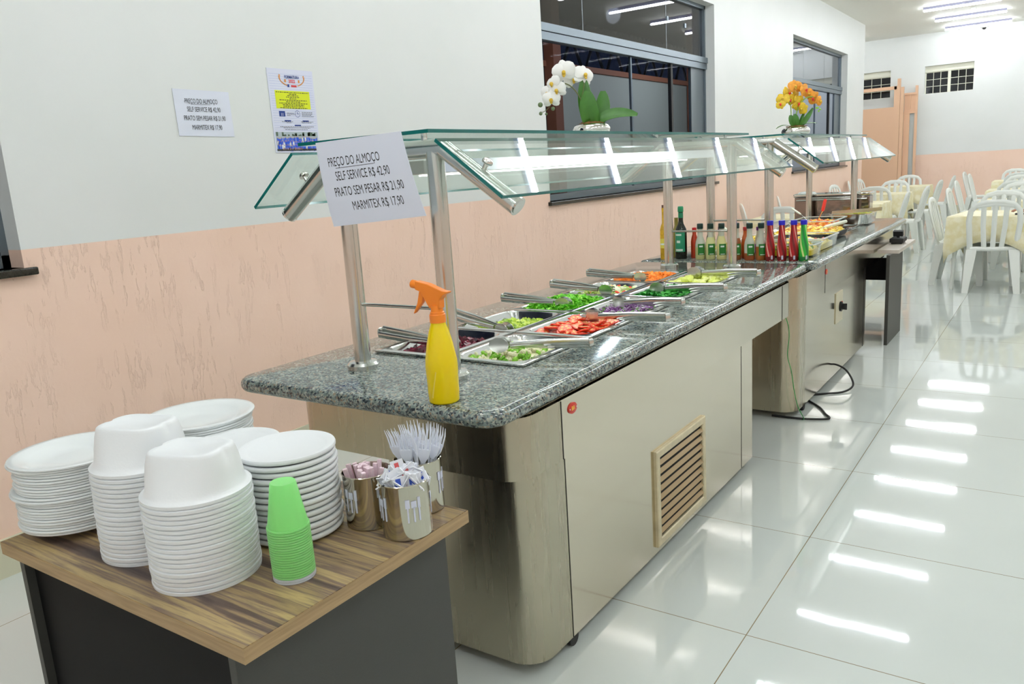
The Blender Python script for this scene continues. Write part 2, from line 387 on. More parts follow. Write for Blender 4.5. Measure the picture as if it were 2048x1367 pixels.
tag(obj('shed_roof', cor, plain('blue_grey_sheet', (96, 108, 136), .5, .3), smooth=0), 'dark corrugated shed roof beyond the yard wall outside the window', 'roof')
tr = B()
for x in (-8.2,):
    tr.cyl((x, -6, 3.45), (x, 24, 3.45), .05).cyl((x, -6, 4.2), (x, 24, 4.2), .05)
    for k in range(29): tr.cyl((x, -6 + k, 3.45), (x, -5.5 + k, 4.2), .035, 6).cyl((x, -5.5 + k, 4.2), (x, -5 + k, 3.45), .035, 6)
tag(obj('roof_truss', tr, plain('black_truss', (30, 32, 38), .6)), 'dark steel truss under the shed roof outside the window', 'truss')
la = bpy.data.lights.new('added_yard_fill', 'POINT'); la.energy = 100; la.shadow_soft_size = .1; la.color = (.95, .97, 1)  # unseen fill lamps, added so the yard wall isn't too dark
lo = bpy.data.objects.new('added_yard_fill', la); COL.objects.link(lo); lo.location = (-4.4, 8.0, 3.4)
la2 = la.copy(); la2.energy = 100; lo = bpy.data.objects.new('added_yard_fill', la2); COL.objects.link(lo); lo.location = (-4.4, 13.0, 3.4)

# ------------------------------------------------------------------ ceiling tube lights
def tube_light(x, y, label, first=[None]):
    if first[0] is None:
        t = thing('ceiling_tube_light', label, 'ceiling light', (x, y, H), 0, 'tube lights on the ceiling')
        obj('fixture_body', B().box(-.575, .575, -.03, .03, -.04, 0), plain('lavender_fixture', (200, 200, 232), .4), t, smooth=0)
        obj('tube', B().box(-.575, .575, -.018, .018, -.070, -.041), M['tube_light'], t, smooth=0, bevel=.012)
        first[0] = t; return t
    t = copy_tree(first[0]); t.location = (x, y, H); t['label'] = label; return t
tube_light(-.93, 17.0, 'ceiling tube light nearest the far wall, lowest of the three in view')
tube_light(-.93, 15.5, 'ceiling tube light in the middle of the three in view')
tube_light(-.93, 14.0, 'ceiling tube light topmost of the three in view')
y = 12.4
while y > -4.6:
    tube_light(-.93, y, 'ceiling tube light above the serving counters, seen only as a reflection'); y -= 1.5
for xr in (2.0,):
    y = 17.0
    while y > -4.6:
        tube_light(xr, y, 'ceiling tube light out of view above the aisle on the right'); y -= 1.5
for y in (16.2,): tube_light(-3.6, y, 'ceiling tube light in the far left recess behind the wall corner')
b = B().lathe([(.045, 0), (.045, .02), (.035, .035)], (0, 0, -.035), 20); o = obj('smoke_detector', b, M['plastic'], loc=(-.82, 14.8, H)); tag(o, 'small white smoke detector on the ceiling between the tube lights', 'smoke detector')
t = thing('dome_camera', 'small white dome camera on the ceiling edge above the far wall', 'camera', (-.86, YF - .12, H))
obj('housing', B().lathe([(.06, 0), (.06, -.03), (.05, -.045)][::-1], n=20), M['plastic'], t); obj('dome', B().sphere((0, 0, -.05), .035), M['rubber'], t)

# ------------------------------------------------------------------ paper notices on the wall
def wallfn(y0, z0, dy=0.0):
    return lambda u, v, w_: Vector((WX + .0045 + w_, y0 + u, z0 + v))
def sheet(nu, nv, fn, thick, b=None, mi=0):
    b = b or B(); vs = []; fs = []
    for j in range(nv + 1):
        for i in range(nu + 1): vs.append(fn(i / nu, j / nv))
    n = len(vs); 
    nrm = ((vs[1] - vs[0]).cross(vs[nu + 1] - vs[0])).normalized() * thick
    vs += [p - nrm for p in vs]
    for j in range(nv):
        for i in range(nu):
            a = j * (nu + 1) + i; fs.append((a, a + 1, a + nu + 2, a + nu + 1)); fs.append((n + a + nu + 1, n + a + nu + 2, n + a + 1, n + a))
    for i in range(nu):
        a = i; c = nv * (nu + 1) + i; fs.append((a + n, a + 1 + n, a + 1, a)); fs.append((c, c + 1, c + 1 + n, c + n))
    for j in range(nv):
        a = j * (nu + 1); c = a + nu; fs.append((a, a + nu + 1, a + nu + 1 + n, a + n)); fs.append((c + n, c + nu + 1 + n, c + nu + 1, c))
    return b.add(vs, fs, mi)
PRICE = [('PREÇO DO ALMOÇO', .475, .72, .108, .60), ('SELF SERVICE R$ 42,90', .505, .545, .108, .60), ('PRATO SEM PESAR R$ 21,90', .505, .355, .108, .60), ('MARMITEX R$ 17,90', .525, .155, .108, .60)]
t = thing('price_notice', 'white A4 price notice taped on the wall, left of the coloured poster', 'notice', (WX, .07, 1.69))
y0, z0, ww, hh = .07, 1.69, .30, .208
f0 = lambda a, c: Vector((.003, ww * a + .004 * (1 - c) , hh * c + .004 * (1 - a)))
obj('paper_sheet', sheet(6, 4, f0, .001), M['paper'], t, smooth=0)
fnp = lambda u, v, w_: Vector((.0042, u * hh + (ww - 1.44 * hh) / 2 , v * hh))
lines = [(a, (u - .5) * 1.44 + .72, v, h, xs) for a, u, v, h, xs in PRICE]
obj('lettering', text_mesh(lines, fnp, 'lettering', M['ink']), None, t)
obj('underline', B().box(.0035, .0043, .087, .189, .1455, .1465), M['ink'], t, smooth=0)

t = thing('graduation_poster', 'colourful graduation poster with yellow text box and crowd in blue, on the wall', 'poster', (WX, .615, 1.61))
W_, H_ = .302, .418
obj('paper_sheet', B().box(.001, .003, 0, W_, 0, H_), plain('poster_paper', (224, 228, 246), .45), t, smooth=0)
def pf(u, v, w_): return Vector((.0040 + w_, u * W_, v * H_))
def prect(b, u0, u1, v0, v1, mi=0, x=.0036): return b.add([(x, u0 * W_, v0 * H_), (x, u1 * W_, v0 * H_), (x, u1 * W_, v1 * H_), (x, u0 * W_, v1 * H_)], [(0, 1, 2, 3)], mi)
b = B()
for k in range(24): prect(b, .03, .97, .27 + k * .029, .272 + k * .029, 0, .0032)
obj('ruled_lines', b, plain('pale_blue_ink', (150, 168, 220), .6), t, smooth=0)
b = B(); prect(b, .12, .88, .53, .745); obj('yellow_text_box', b, plain('yellow_ink', (226, 236, 20), .6), t, smooth=0)
b = B()
for k, wd in enumerate((.72, .16, .24, .3, .16, .6, .32, .62, .48, .46, .6)):
    v = .725 - k * .0185
    u = .5 - wd / 2
    while u < .5 + wd / 2: 
        q = random.uniform(.02, .06); prect(b, u, min(u + q, .5 + wd / 2), v - .0045, v + .0035, 0, .0040); u += q + .012
for (u0, u1, v0) in ((.33, .48, .475), (.33, .52, .460), (.33, .4, .446), (.66, .9, .487), (.66, .9, .470), (.66, .88, .455), (.66, .93, .438), (.2, .45, .372), (.3, .4, .360), (.62, .9, .372), (.64, .86, .360), (.15, .9, .312), (.22, .82, .296), (.25, .75, .276)):
    u = u0
    while u < u1: q = random.uniform(.02, .05); prect(b, u, min(u + q, u1), v0, v0 + .005, 0, .0040); u += q + .01
obj('small_print', b, M['ink'], t, smooth=0)
blue = plain('navy_ink', (30, 62, 140), .6)
b = B(); prect(b, .16, .29, .435, .5)
for u, v in ((.33, .385), (.73, .385), (.54, .33)): prect(b, u - .07, u + .07, v - .008, v + .008)
for k in range(40):
    a = 2 * PI * k / 40; a2 = 2 * PI * (k + 1) / 40
    q = [pf(.56 + .055 * math.cos(x) * rr, .47 + .042 * math.sin(x) * rr, 0) for x, rr in ((a, 1), (a2, 1), (a2, .9), (a, .9))]; b.add(q, [(0, 1, 2, 3)])
prect(b, .555, .565, .47, .495); prect(b, .56, .59, .467, .473)
obj('date_box_and_clock', b, blue, t, smooth=0)
fu = lambda u, v, w_: Vector((.0044, u * W_, v * W_))
obj('title_lettering', text_mesh([('FORMATURA', .52, 1.235, .05, .8, .0015)], fu, 'title_lettering', blue), None, t)
obj('year_lettering', text_mesh([('2022', .515, 1.165, .055, .95, .002)], fu, 'year_lettering', plain('red_ink', (222, 70, 74), .6)), None, t)
obj('date_lettering', text_mesh([('11', .225, .612, .05, .9, .0012)], fu, 'date_lettering', M['paper']), None, t)
b = B()
for sgn in (-1, 1):
    for k in range(10):
        a = math.radians(165 + 8.5 * k) if sgn < 0 else math.radians(15 - 8.5 * k)
        c = pf(.52 + .27 * math.cos(a), .90 + .10 * math.sin(a) , 0); b.obox(c, (0, .004, .002 * sgn), (0, 0, .003), (.0003, 0, 0))
    b.obox(pf(.52 + sgn * .15, .862, 0), (0, .005, 0), (0, 0, .007), (.0003, 0, 0))
obj('laurel_marks', b, plain('orange_ink', (226, 150, 70), .6), t, smooth=0)
obj('crest_marks', B().obox(pf(.43, .805, 0), (0, .006, 0), (0, 0, .007), (.0003, 0, 0), 0).obox(pf(.55, .803, 0), (0, .018, 0), (0, 0, .005), (.0003, 0, 0), 1), [blue, plain('red_ink', (222, 70, 74), .6)], t, smooth=0)
b = B(); prect(b, .03, .97, .02, .25, 0, .0036); 
for k in range(26): u = random.uniform(.03, .93); prect(b, u, u + .04, .2, .2 + random.uniform(.01, .05), 5, .0038)
for row in range(3):
    for k in range(26):
        u = .04 + k * .035 + random.uniform(-.01, .01); v = .155 - row * .045 + random.uniform(-.01, .01); 
        c = 1 if random.random() < .85 else 3
        prect(b, u, min(.965, u + .03), v - .04, v + .02, c, .0038 + row * .0001); prect(b, u + .008, min(.965, u + .02), v + .02, v + .035, 2, .0038 + row * .0001)
prect(b, .03, .97, .02, .045, 4, .0042); 
for k in range(30): u = random.uniform(.15, .7); prect(b, u, u + .012, .035, .06, 2, .0043)
obj('crowd_picture', b, [plain('photo_grey', (176, 190, 196), .5), plain('gown_blue', (34, 88, 216), .5), plain('photo_skin', (196, 150, 130), .5), plain('photo_white', (230, 235, 240), .5), plain('photo_dark', (40, 40, 46), .5), plain('photo_green', (84, 104, 84), .5)], t, smooth=0)
# ------------------------------------------------------------------ serving counters
ZT = .845; TH = .047
def granite_slab(b, x0, x1, y0, y1, hole, zt=ZT, th=TH, rc=.05):
    r = th / 2; n = 8; rings = []
    hx0, hx1, hy0, hy1 = hole
    base = rrect(x0 + r, x1 - r, y0 + r, y1 - r, rc, 6)
    cx, cy = (x0 + x1) / 2, (y0 + y1) / 2
    ext = []
    N = len(base)
    for i in range(N):
        p, q = base[i], base[(i - 1) % N]; s = base[(i + 1) % N]
        # outward normal from the corner centre construction
        qx = x1 - r - rc if p[0] > cx else x0 + r + rc; qy = y1 - r - rc if p[1] > cy else y0 + r + rc
        d = Vector((p[0] - qx, p[1] - qy)); ext.append(d.normalized())
    clampp = [(min(max(p[0], hx0), hx1), min(max(p[1], hy0), hy1)) for p in base]
    rings.append([(x, y, zt - th) for x, y in clampp])
    for k in range(n + 1):
        a = -PI / 2 + PI * k / n
        rings.append([(p[0] + e.x * r * math.cos(a), p[1] + e.y * r * math.cos(a), zt - r + r * math.sin(a)) for p, e in zip(base, ext)])
    rings.append([(x, y, zt) for x, y in clampp])
    b.rings(rings, False, False)
    o = len(b.v) - N; lo = len(b.v) - N * len(rings)
    for i in range(N):
        j = (i + 1) % N
        if clampp[i] != clampp[j]: b.f.append((o + i, o + j, lo + j, lo + i)); b.mi.append(0)
    return b
HOLE1 = (-1.245, -.63, -.2, 1.88)
HOLE2 = (-1.245, -.63, 2.82, 4.95)
def counter(name, label, gx, gy, hole, bx, by, px, py, extra):
    t = thing(name, label, 'serving counter', ((gx[0] + gx[1]) / 2, gy[0] + .3, 0))
    O = Matrix.Translation(-t.location)
    def part(nm, b, mt, **kw): b.xf(O); return obj(nm, b, mt, t, **kw)
    part('granite_top', granite_slab(B(), gx[0], gx[1], gy[0], gy[1], hole), M['granite'], smooth=50)
    # apron: thin-walled rounded band
    out = rrect(px[0], px[1], py[0], py[1], .085, 8); zt_ = ZT - TH - .002
    inn = rrect(px[0] + .015, px[1] - .015, py[0] + .015, py[1] - .015, .07, 8)
    sa = by[0] + .196; out.append((px[1], sa - .02)); inn.append((px[1] - .015, sa - .02))
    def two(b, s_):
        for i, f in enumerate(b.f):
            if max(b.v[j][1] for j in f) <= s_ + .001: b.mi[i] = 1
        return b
    b = B().rings([[(x, y, zt_) for x, y in inn], [(x, y, .62) for x, y in inn], [(x, y, .62) for x, y in out], [(x, y, zt_) for x, y in out]], False, False)
    part('steel_apron', two(b, sa - .02), [M['steel'], M['steel_dark']], smooth=50)
    b = B().prism([p for p in rrect(bx[0], bx[1], by[0], by[1], .09, 8) if p[1] < by[1] - .2] and [(bx[1], by[1]), (bx[0], by[1])] + [p for p in rrect(bx[0], bx[1], by[0], by[1], .09, 8) if p[1] < by[1] - .2] + [(bx[1], sa)], .04, .62)
    part('steel_base', two(b, sa), [M['steel'], M['steel_dark']], smooth=50)
    part('well_tray', B().box(hole[0] - .01, hole[1] + .01, hole[2] - .01, hole[3] + .01, .70, .71).box(hole[0]-.01, hole[0] -.002, hole[2]-.01, hole[3]+.01, .71, .797).box(hole[1]+.002, hole[1]+.01, hole[2]-.01, hole[3]+.01, .71, .797).box(hole[0], hole[1], hole[2]-.01, hole[2]-.002, .71, .797).box(hole[0], hole[1], hole[3]+.002, hole[3]+.01, .71, .797), M['steel_dark'], smooth=0)
    for (x, y) in ((bx[0] + .09, by[0] + .12), (bx[1] - .02, by[0] + .215), (bx[0] + .09, by[1] - .12), (bx[1] - .05, by[1] - .30)):
        w_ = part('caster', B().cyl((x - .012, y, .025), (x + .012, y, .025), .025, 20).cyl((x, y, .025), (x, y, .045), .008, 8), M['rubber'])
    extra(part, t, O); return t
SXA, SXB = -.42, -.428
def badge(part, t, O, x, y, z, r=1):
    b = B(); n = 28
    ring = lambda k, rr, xx: [(xx, y + .024 * r * rr * math.cos(2 * PI * i / n), z + .0165 * r * rr * math.sin(2 * PI * i / n)) for i in range(n)]
    b.rings([ring(0, 1, x), ring(0, 1, x + .003), ring(0, .93, x + .0035)], True, True)
    p = part('maker_badge', b, plain('badge_red', (206, 44, 26), .3))
    for yy in (-.019, .019):
        q = B().cyl((x + .003, y + yy * r, z), (x + .0046, y + yy * r, z), .0024 * r, 10).xf(O); obj('rivet', q, M['chrome'], p)
    me = text_mesh([('BR', 0, -.0055, .0125 * r, .95, .0004)], lambda u, v, w_: Vector((x + .0042, y + u, z + v)) - t.location, 'lettering', plain('badge_yellow', (244, 196, 60), .4))
    obj('lettering', me, None, p)
def extra1(part, t, O):
    # seams
    for q in ((SXA, -.335, -.332, .62, .793), (SXA, 1.84, 1.843, .62, .793), (SXB, -.317, -.3145, .04, .62), (SXB, 1.235, 1.2375, .04, .62)): part('panel_seam', B().box(q[0] - .001, q[0] + .0012, *q[1:]), M['dark_gap'], smooth=0)
    badge(part, t, O, SXA, -.272, .757)
    # louvred vent
    y0, y1, z0, z1 = .29, .765, .065, .432; x = SXB
    sq4 = lambda xx, e: [(xx, y0 + e, z0 + e), (xx, y1 - e, z0 + e), (xx, y1 - e, z1 - e), (xx, y0 + e, z1 - e)]
    fr = B().rings([sq4(x - .003, 0), sq4(x + .010, 0), sq4(x + .013, .004), sq4(x + .013, .026), sq4(x + .009, .030), sq4(x - .003, .030)], False, False)
    v = part('vent_grille', fr, plain('aged_cream_metal', (206, 194, 160), .4, .3, noise=.12, nscale=20), smooth=0)
    q = B().box(x - .002, x + .0015, y0 + .03, y1 - .03, z0 + .03, z1 - .03).xf(O); obj('shade_backing', q, M['black'], v, smooth=0)  # black sheet standing in for the shade behind the louvres
    for k in range(9):
        z = z0 + .052 + k * (z1 - z0 - .09) / 8.4
        q = B().obox((x + .007, (y0 + y1) / 2, z), (.0055, 0, -.0062), (0, (y1 - y0) / 2 - .03, 0), (.0009, 0, .0008)).xf(O)
        obj('louvre', q, plain('aged_brown_metal', (164, 140, 100), .45, .3), v, smooth=0)
def extra2(part, t, O):
    x = SXB
    for q in ((SXA, 2.72, 2.723, .62, .793), (SXB, 3.905, 3.91, .04, .62)): part('panel_seam', B().box(q[0] - .001, q[0] + .0012, *q[1:]), M['dark_gap'], smooth=0)
    badge(part, t, O, SXA, 2.745, .744)
    p = part('control_panel', B().box(x, x + .006, 3.03, 3.215, .37, .565), plain('pale_panel', (214, 208, 180), .4), smooth=0, bevel=.002)
    q = B().cyl((x + .006, 3.135, .468), (x + .018, 3.135, .468), .032, 24).cyl((x + .018, 3.135, .468), (x + .04, 3.135, .468), .02, 20).obox((x + .042, 3.135, .468), (.006, 0, 0), (0, .005, 0), (0, 0, .02)).xf(O); obj('knob', q, M['rubber'], p)
    q = B().sphere((x + .008, 3.18, .49), .006).xf(O); obj('indicator_light', q, M['red_sil'], p)
counter('salad_counter', 'near steel salad counter with a grey speckled granite top and louvred vent', (-1.465, -.418), (-.658, 2.352), HOLE1, (-.99, SXB), (-.513, 1.39), (-1.29, SXA), (-.555, 2.03), extra1)
counter('hot_food_counter', 'far steel hot food counter with granite top and black control knob', (-1.475, -.385), (2.368, 5.46), HOLE2, (-.99, SXB), (2.13, 3.97), (-1.29, SXA), (2.075, 5.05), extra2)

# ------------------------------------------------------------------ sneeze guards
def guard(label, yn, yf, gy0, gy1, skew, cxm=-.955):
    cx = cxm
    t = thing('sneeze_guard', label, 'sneeze guard', (cx, (yn + yf) / 2, ZT), 0, 'glass sneeze guards over the counters')
    O = Matrix.Translation(-t.location)
    def part(nm, b, mt, **kw): b.xf(O); return obj(nm, b, mt, t, **kw)
    R = .0265; zb = 1.515
    for y in (yn, yf):
        cx = cxm + (skew if y == yn else 0)
        for s in (-1, 1):
            x = cx + s * .185
            part('post', B().cyl((x, y, ZT + .015), (x, y, zb), R, 24), M['tube'])
            part('post_flange', B().lathe([(.052, 0), (.052, .014), (.045, .022), (.03, .024)], (x, y, ZT + .0005), 32), M['tube'])
        part('cross_tube', B().tube([(cx - .225, y, zb), (cx + .225, y, zb)], R, 24), M['tube'])
        for s in (-1, 1):
            e = Vector((cx + s * .452, y, 1.348)); st = Vector((cx + s * .215, y, zb))
            part('sloping_arm', B().tube([st, e], R, 24), M['tube'])
            d = (e - st).normalized(); 
            part('arm_cap', B().cyl(e, e + d * .006, R + .001, 24).cyl(e + d * .006, e + d * .009, R * .8, 24), M['chrome'])
            nn = Vector((s * .576, 0, .818)); mid = st + (e - st) * .52
            part('glass_clamp', B().cyl(mid + nn * R * .8, mid + nn * (R + .016), .007, 12), M['chrome'])
            part('clamp_button', B().lathe([(.016, 0), (.016, .006), (.012, .011), (.001, .013)], (0, 0, 0), 20).xf(Matrix.Translation(mid + nn * (R + .018)) @ Vector((0, 0, 1)).rotation_difference(nn).to_matrix().to_4x4()), M['chrome'])
        for s in (-1, 1): part('glass_rest', B().cyl((cx + s * .15, y, zb + R * .8), (cx + s * .15, y, 1.552), .009, 12), M['chrome'])
    part('cross_rail', B().cyl((cx - .18, yn, 1.055), (cx + .18, yn, 1.055), .0055, 10), M['tube'])
    part('cross_rail', B().cyl((cx - .18, yf, 1.05), (cx + .18, yf, 1.05), .0055, 10), M['tube'])
    cx = cxm + skew * .5
    def glass(nm, p0, p1, nrm):
        p0, p1, nrm = Vector(p0), Vector(p1), Vector(nrm) * .005
        b = B(); Y0, Y1 = Vector((0, gy0, 0)), Vector((0, gy1, 0))
        vs = [p0 + Y0 - nrm, p1 + Y0 - nrm, p1 + Y1 - nrm, p0 + Y1 - nrm, p0 + Y0 + nrm, p1 + Y0 + nrm, p1 + Y1 + nrm, p0 + Y1 + nrm]
        b.add(vs, [(3, 2, 1, 0), (4, 5, 6, 7)], 0); b.add(vs, [(0, 1, 5, 4), (1, 2, 6, 5), (2, 3, 7, 6), (3, 0, 4, 7)], 1)
        part(nm, b, [M['bguard'], M['gedge']], smooth=0)
    glass('top_glass', (cx - .25, 0, 1.557), (cx + .262, 0, 1.557), (0, 0, 1))
    for s in (-1, 1): glass('sloping_glass', (cx + s * .282, 0, 1.532), (cx + s * .489, 0, 1.375), (s * .604, 0, .797))
    return t
guard('glass and steel tube sneeze guard over the near salad counter', -.394, 2.11, -.5, 2.14, .014)
guard('glass and steel tube sneeze guard over the far hot food counter', 2.78, 5.18, 2.825, 5.25, 0)
def guard_lamp(label, x0, x1, y0, y1):
    t = thing('counter_lamp', label, 'lamp', ((x0 + x1) / 2, y0, 1.445), 0, 'lamps under the glass guards')
    O = Matrix.Translation(-t.location)
    obj('housing', B().box(x0, x1, y0, y1, 1.447, 1.487).xf(O), plain('lamp_housing', (196, 200, 190), .4), t, smooth=0, bevel=.003)
    obj('diffuser', B().box(x1 + .0005, x1 + .004, y0 + .01, y1 - .01, 1.449, 1.487).xf(O), M['lamp'], t, smooth=0)
    obj('diffuser', B().box(x0 + .03, x1 - .03, y0 + .2, y1 - .3, 1.441, 1.4465).xf(O), emit('lamp_underside', (.97, 1, .99), 5), t, smooth=0)
guard_lamp('long white lamp under the glass of the near salad counter', -1.07, -.845, -.34, 2.05)
guard_lamp('long white lamp under the glass of the far hot food counter', -1.07, -.845, 2.84, 5.1)

# ------------------------------------------------------------------ food pans with food and tongs
def pan_mesh(x0, x1, y0, y1, depth=.065):
    z = ZT + .0095; b = B(); r = .03
    out = rrect(x0, x1, y0, y1, .006, 4); lip = rrect(x0 + .002, x1 - .002, y0 + .002, y1 - .002, .006, 4)
    i1 = rrect(x0 + .022, x1 - .022, y0 + .022, y1 - .022, r + .022, 4); i2 = rrect(x0 + .026, x1 - .026, y0 + .026, y1 - .026, r + .018, 4); i3 = rrect(x0 + .036, x1 - .036, y0 + .036, y1 - .036, r + .01, 4)
    rs = [[(x, y, z - .007) for x, y in out], [(x, y, z - .001) for x, y in out], [(x, y, z) for x, y in lip], [(x, y, z) for x, y in i1], [(x, y, z - .006) for x, y in i2], [(x, y, z - depth) for x, y in i3]]
    return b.rings(rs, False, True)
PANX = ((-1.256, -.942), (-.938, -.622)); PANY = [(-.21 + .4225 * k, -.21 + .4225 * k + .416) for k in range(5)]
protoP = pan_mesh(0, .314, 0, .416).mesh('food_pan', M['pan'], 45)
def rnd(a, b_): return random.uniform(a, b_)
def scatter(b, n, shape, x0, x1, y0, y1, z0, amp, mis):
    """heap of small pieces with a gentle mound"""
    cx, cy = (x0 + x1) / 2, (y0 + y1) / 2
    for i in range(n):
        x, y = rnd(x0, x1), rnd(y0, y1); q = max(abs(x - cx) / (x1 - x0) * 2, abs(y - cy) / (y1 - y0) * 2)
        z = z0 + amp * (1 - q ** 2.5) + rnd(-.003, .006)
        st = len(b.v); b.cur = random.choice(mis); shape(b)
        b.xf(Matrix.Translation((x, y, z)) @ Euler((rnd(-.9, .9), rnd(-.9, .9), rnd(0, 6.3))).to_matrix().to_4x4(), st)
    b.cur = 0; return b
def leaf(l=.022, wd=.012):
    def f(b):
        s = rnd(.7, 1.3); L = l * s; w_ = wd * s; c = rnd(.1, .5) * w_
        b.add([(-L, 0, 0), (-L * .3, w_, c), (L * .5, w_ * .8, c * .6), (L, 0, 0), (L * .5, -w_ * .8, c), (-L * .3, -w_, c * .5), (0, 0, -c * .3)], [(0, 1, 6), (1, 2, 6), (2, 3, 6), (3, 4, 6), (4, 5, 6), (5, 0, 6)])
    return f
def cube(s0, sy=1, sz=.6):
    def f(b): s = s0 * rnd(.7, 1.3); b.box(-s, s, -s * sy, s * sy, -s * sz, s * sz)
    return f
def blob(r, sc=(1, 1, .8)):
    def f(b): b.sphere((0, 0, 0), r * rnd(.7, 1.25), 7, 5, sc)
    return f
def strip(l, w_):
    def f(b):
        L = l * rnd(.6, 1.3); h = rnd(.1, .4) * L
        b.tube([(-L, 0, 0), (-L * .3, 0, h), (L * .4, rnd(-.3, .3) * L, h), (L, 0, 0)], w_, 4)
    return f
def floret(r):
    def f(b):
        k = r * rnd(.7, 1.2)
        for i in range(6): b.sphere((rnd(-1, 1) * k, rnd(-1, 1) * k, rnd(-.2, .7) * k), k * rnd(.45, .7), 6, 4)
    return f
def fm(name, rgb, rough=.4, **kw): return plain(name, rgb, rough, **kw)
FOODS = {
 'beets': dict(mats=[fm('beet_dark', (96, 12, 36), .2), fm('beet_mid', (128, 22, 52), .22), fm('beet_deep', (66, 8, 26), .2)], sh=lambda: cube(.011), n=300, label='dark red diced beetroot heaped in the nearest pan on the wall side', nm='diced_beetroot', amp=.012, z=-.038),
 'caul': dict(mats=[fm('cauliflower_cream', (240, 236, 200), .6), fm('broccoli_green', (112, 172, 40), .6), fm('broccoli_light', (150, 206, 70), .6)], sh=lambda: floret(.0105), n=190, label='cauliflower and broccoli florets in the nearest pan on the aisle side', nm='cauliflower_broccoli_mix', amp=.016, z=-.034),
 'peas': dict(mats=[fm('olive_dice', (176, 200, 60), .4), fm('olive_dice_light', (206, 220, 100), .4), fm('olive_dice_dark', (130, 164, 44), .4)], sh=lambda: cube(.008), n=320, label='yellow green diced vegetables low in the second pan on the wall side', nm='diced_green_vegetables', amp=.010, z=-.040),
 'lett': dict(mats=[fm('lettuce', (120, 206, 50), .5), fm('lettuce_light', (170, 228, 90), .5), fm('lettuce_dark', (84, 172, 34), .5)], sh=lambda: leaf(.015, .010), n=1150, label='bright green chopped lettuce heaped in the third pan on the wall side', nm='chopped_lettuce', amp=.035, z=-.02),
 'cabb': dict(mats=[fm('cabbage_purple', (120, 60, 130), .4), fm('cabbage_white', (226, 214, 228), .4), fm('cabbage_light', (166, 110, 176), .4), fm('cabbage_green', (110, 170, 60), .4)], sh=lambda: strip(.016, .0020), n=620, label='shredded purple and white cabbage in the third pan on the aisle side', nm='shredded_cabbage', amp=.02, z=-.03),
 'mixs': dict(mats=[fm('cucumber_pale', (206, 220, 140), .4), fm('tomato_cherry', (226, 70, 36), .3), fm('cucumber_green', (140, 180, 60), .4), fm('egg_white', (236, 236, 214), .4)], sh=lambda: blob(.013, (1, 1, .45)), n=170, label='mixed salad with red tomato pieces in the fourth pan on the wall side', nm='mixed_salad', amp=.022, z=-.03),
 'gree': dict(mats=[fm('watercress', (44, 150, 50), .45), fm('watercress_light', (90, 190, 84), .45), fm('watercress_dark', (26, 112, 40), .45)], sh=lambda: leaf(.015, .011), n=800, label='dark green leaves in the fourth pan on the aisle side', nm='green_leaves', amp=.026, z=-.024),
 'carr': dict(mats=[fm('carrot', (244, 132, 28), .4), fm('carrot_light', (252, 158, 50), .4)], sh=lambda: cube(.011), n=260, label='orange diced carrots in the farthest salad pan on the wall side', nm='diced_carrots', amp=.024, z=-.026),
 'chay': dict(mats=[fm('chayote', (214, 222, 110), .4), fm('chayote_light', (228, 232, 150), .4)], sh=lambda: blob(.019, (1, 1, .6)), n=120, label='pale green cooked vegetable chunks in the farthest salad pan on the aisle side', nm='chayote_chunks', amp=.024, z=-.026),
}
LAY = [[('beets', 'nearest pan, wall side, holding diced beetroot'), ('caul', 'nearest pan, aisle side, holding cauliflower and broccoli')],
       [('peas', 'second pan, wall side, holding green dice'), ('tom', 'second pan, aisle side, holding tomato slices')],
       [('lett', 'third pan, wall side, holding lettuce'), ('cabb', 'third pan, aisle side, holding purple cabbage')],
       [('mixs', 'fourth pan, wall side, holding mixed salad'), ('gree', 'fourth pan, aisle side, holding dark leaves')],
       [('carr', 'fifth pan, wall side, holding carrots'), ('chay', 'fifth pan, aisle side, holding pale green chunks')]]
def place_pan(x0, y0, label, grp):
    o = obj('food_pan', protoP, None); o.location = (x0, y0, 0); return tag(o, label, 'food pan', grp)
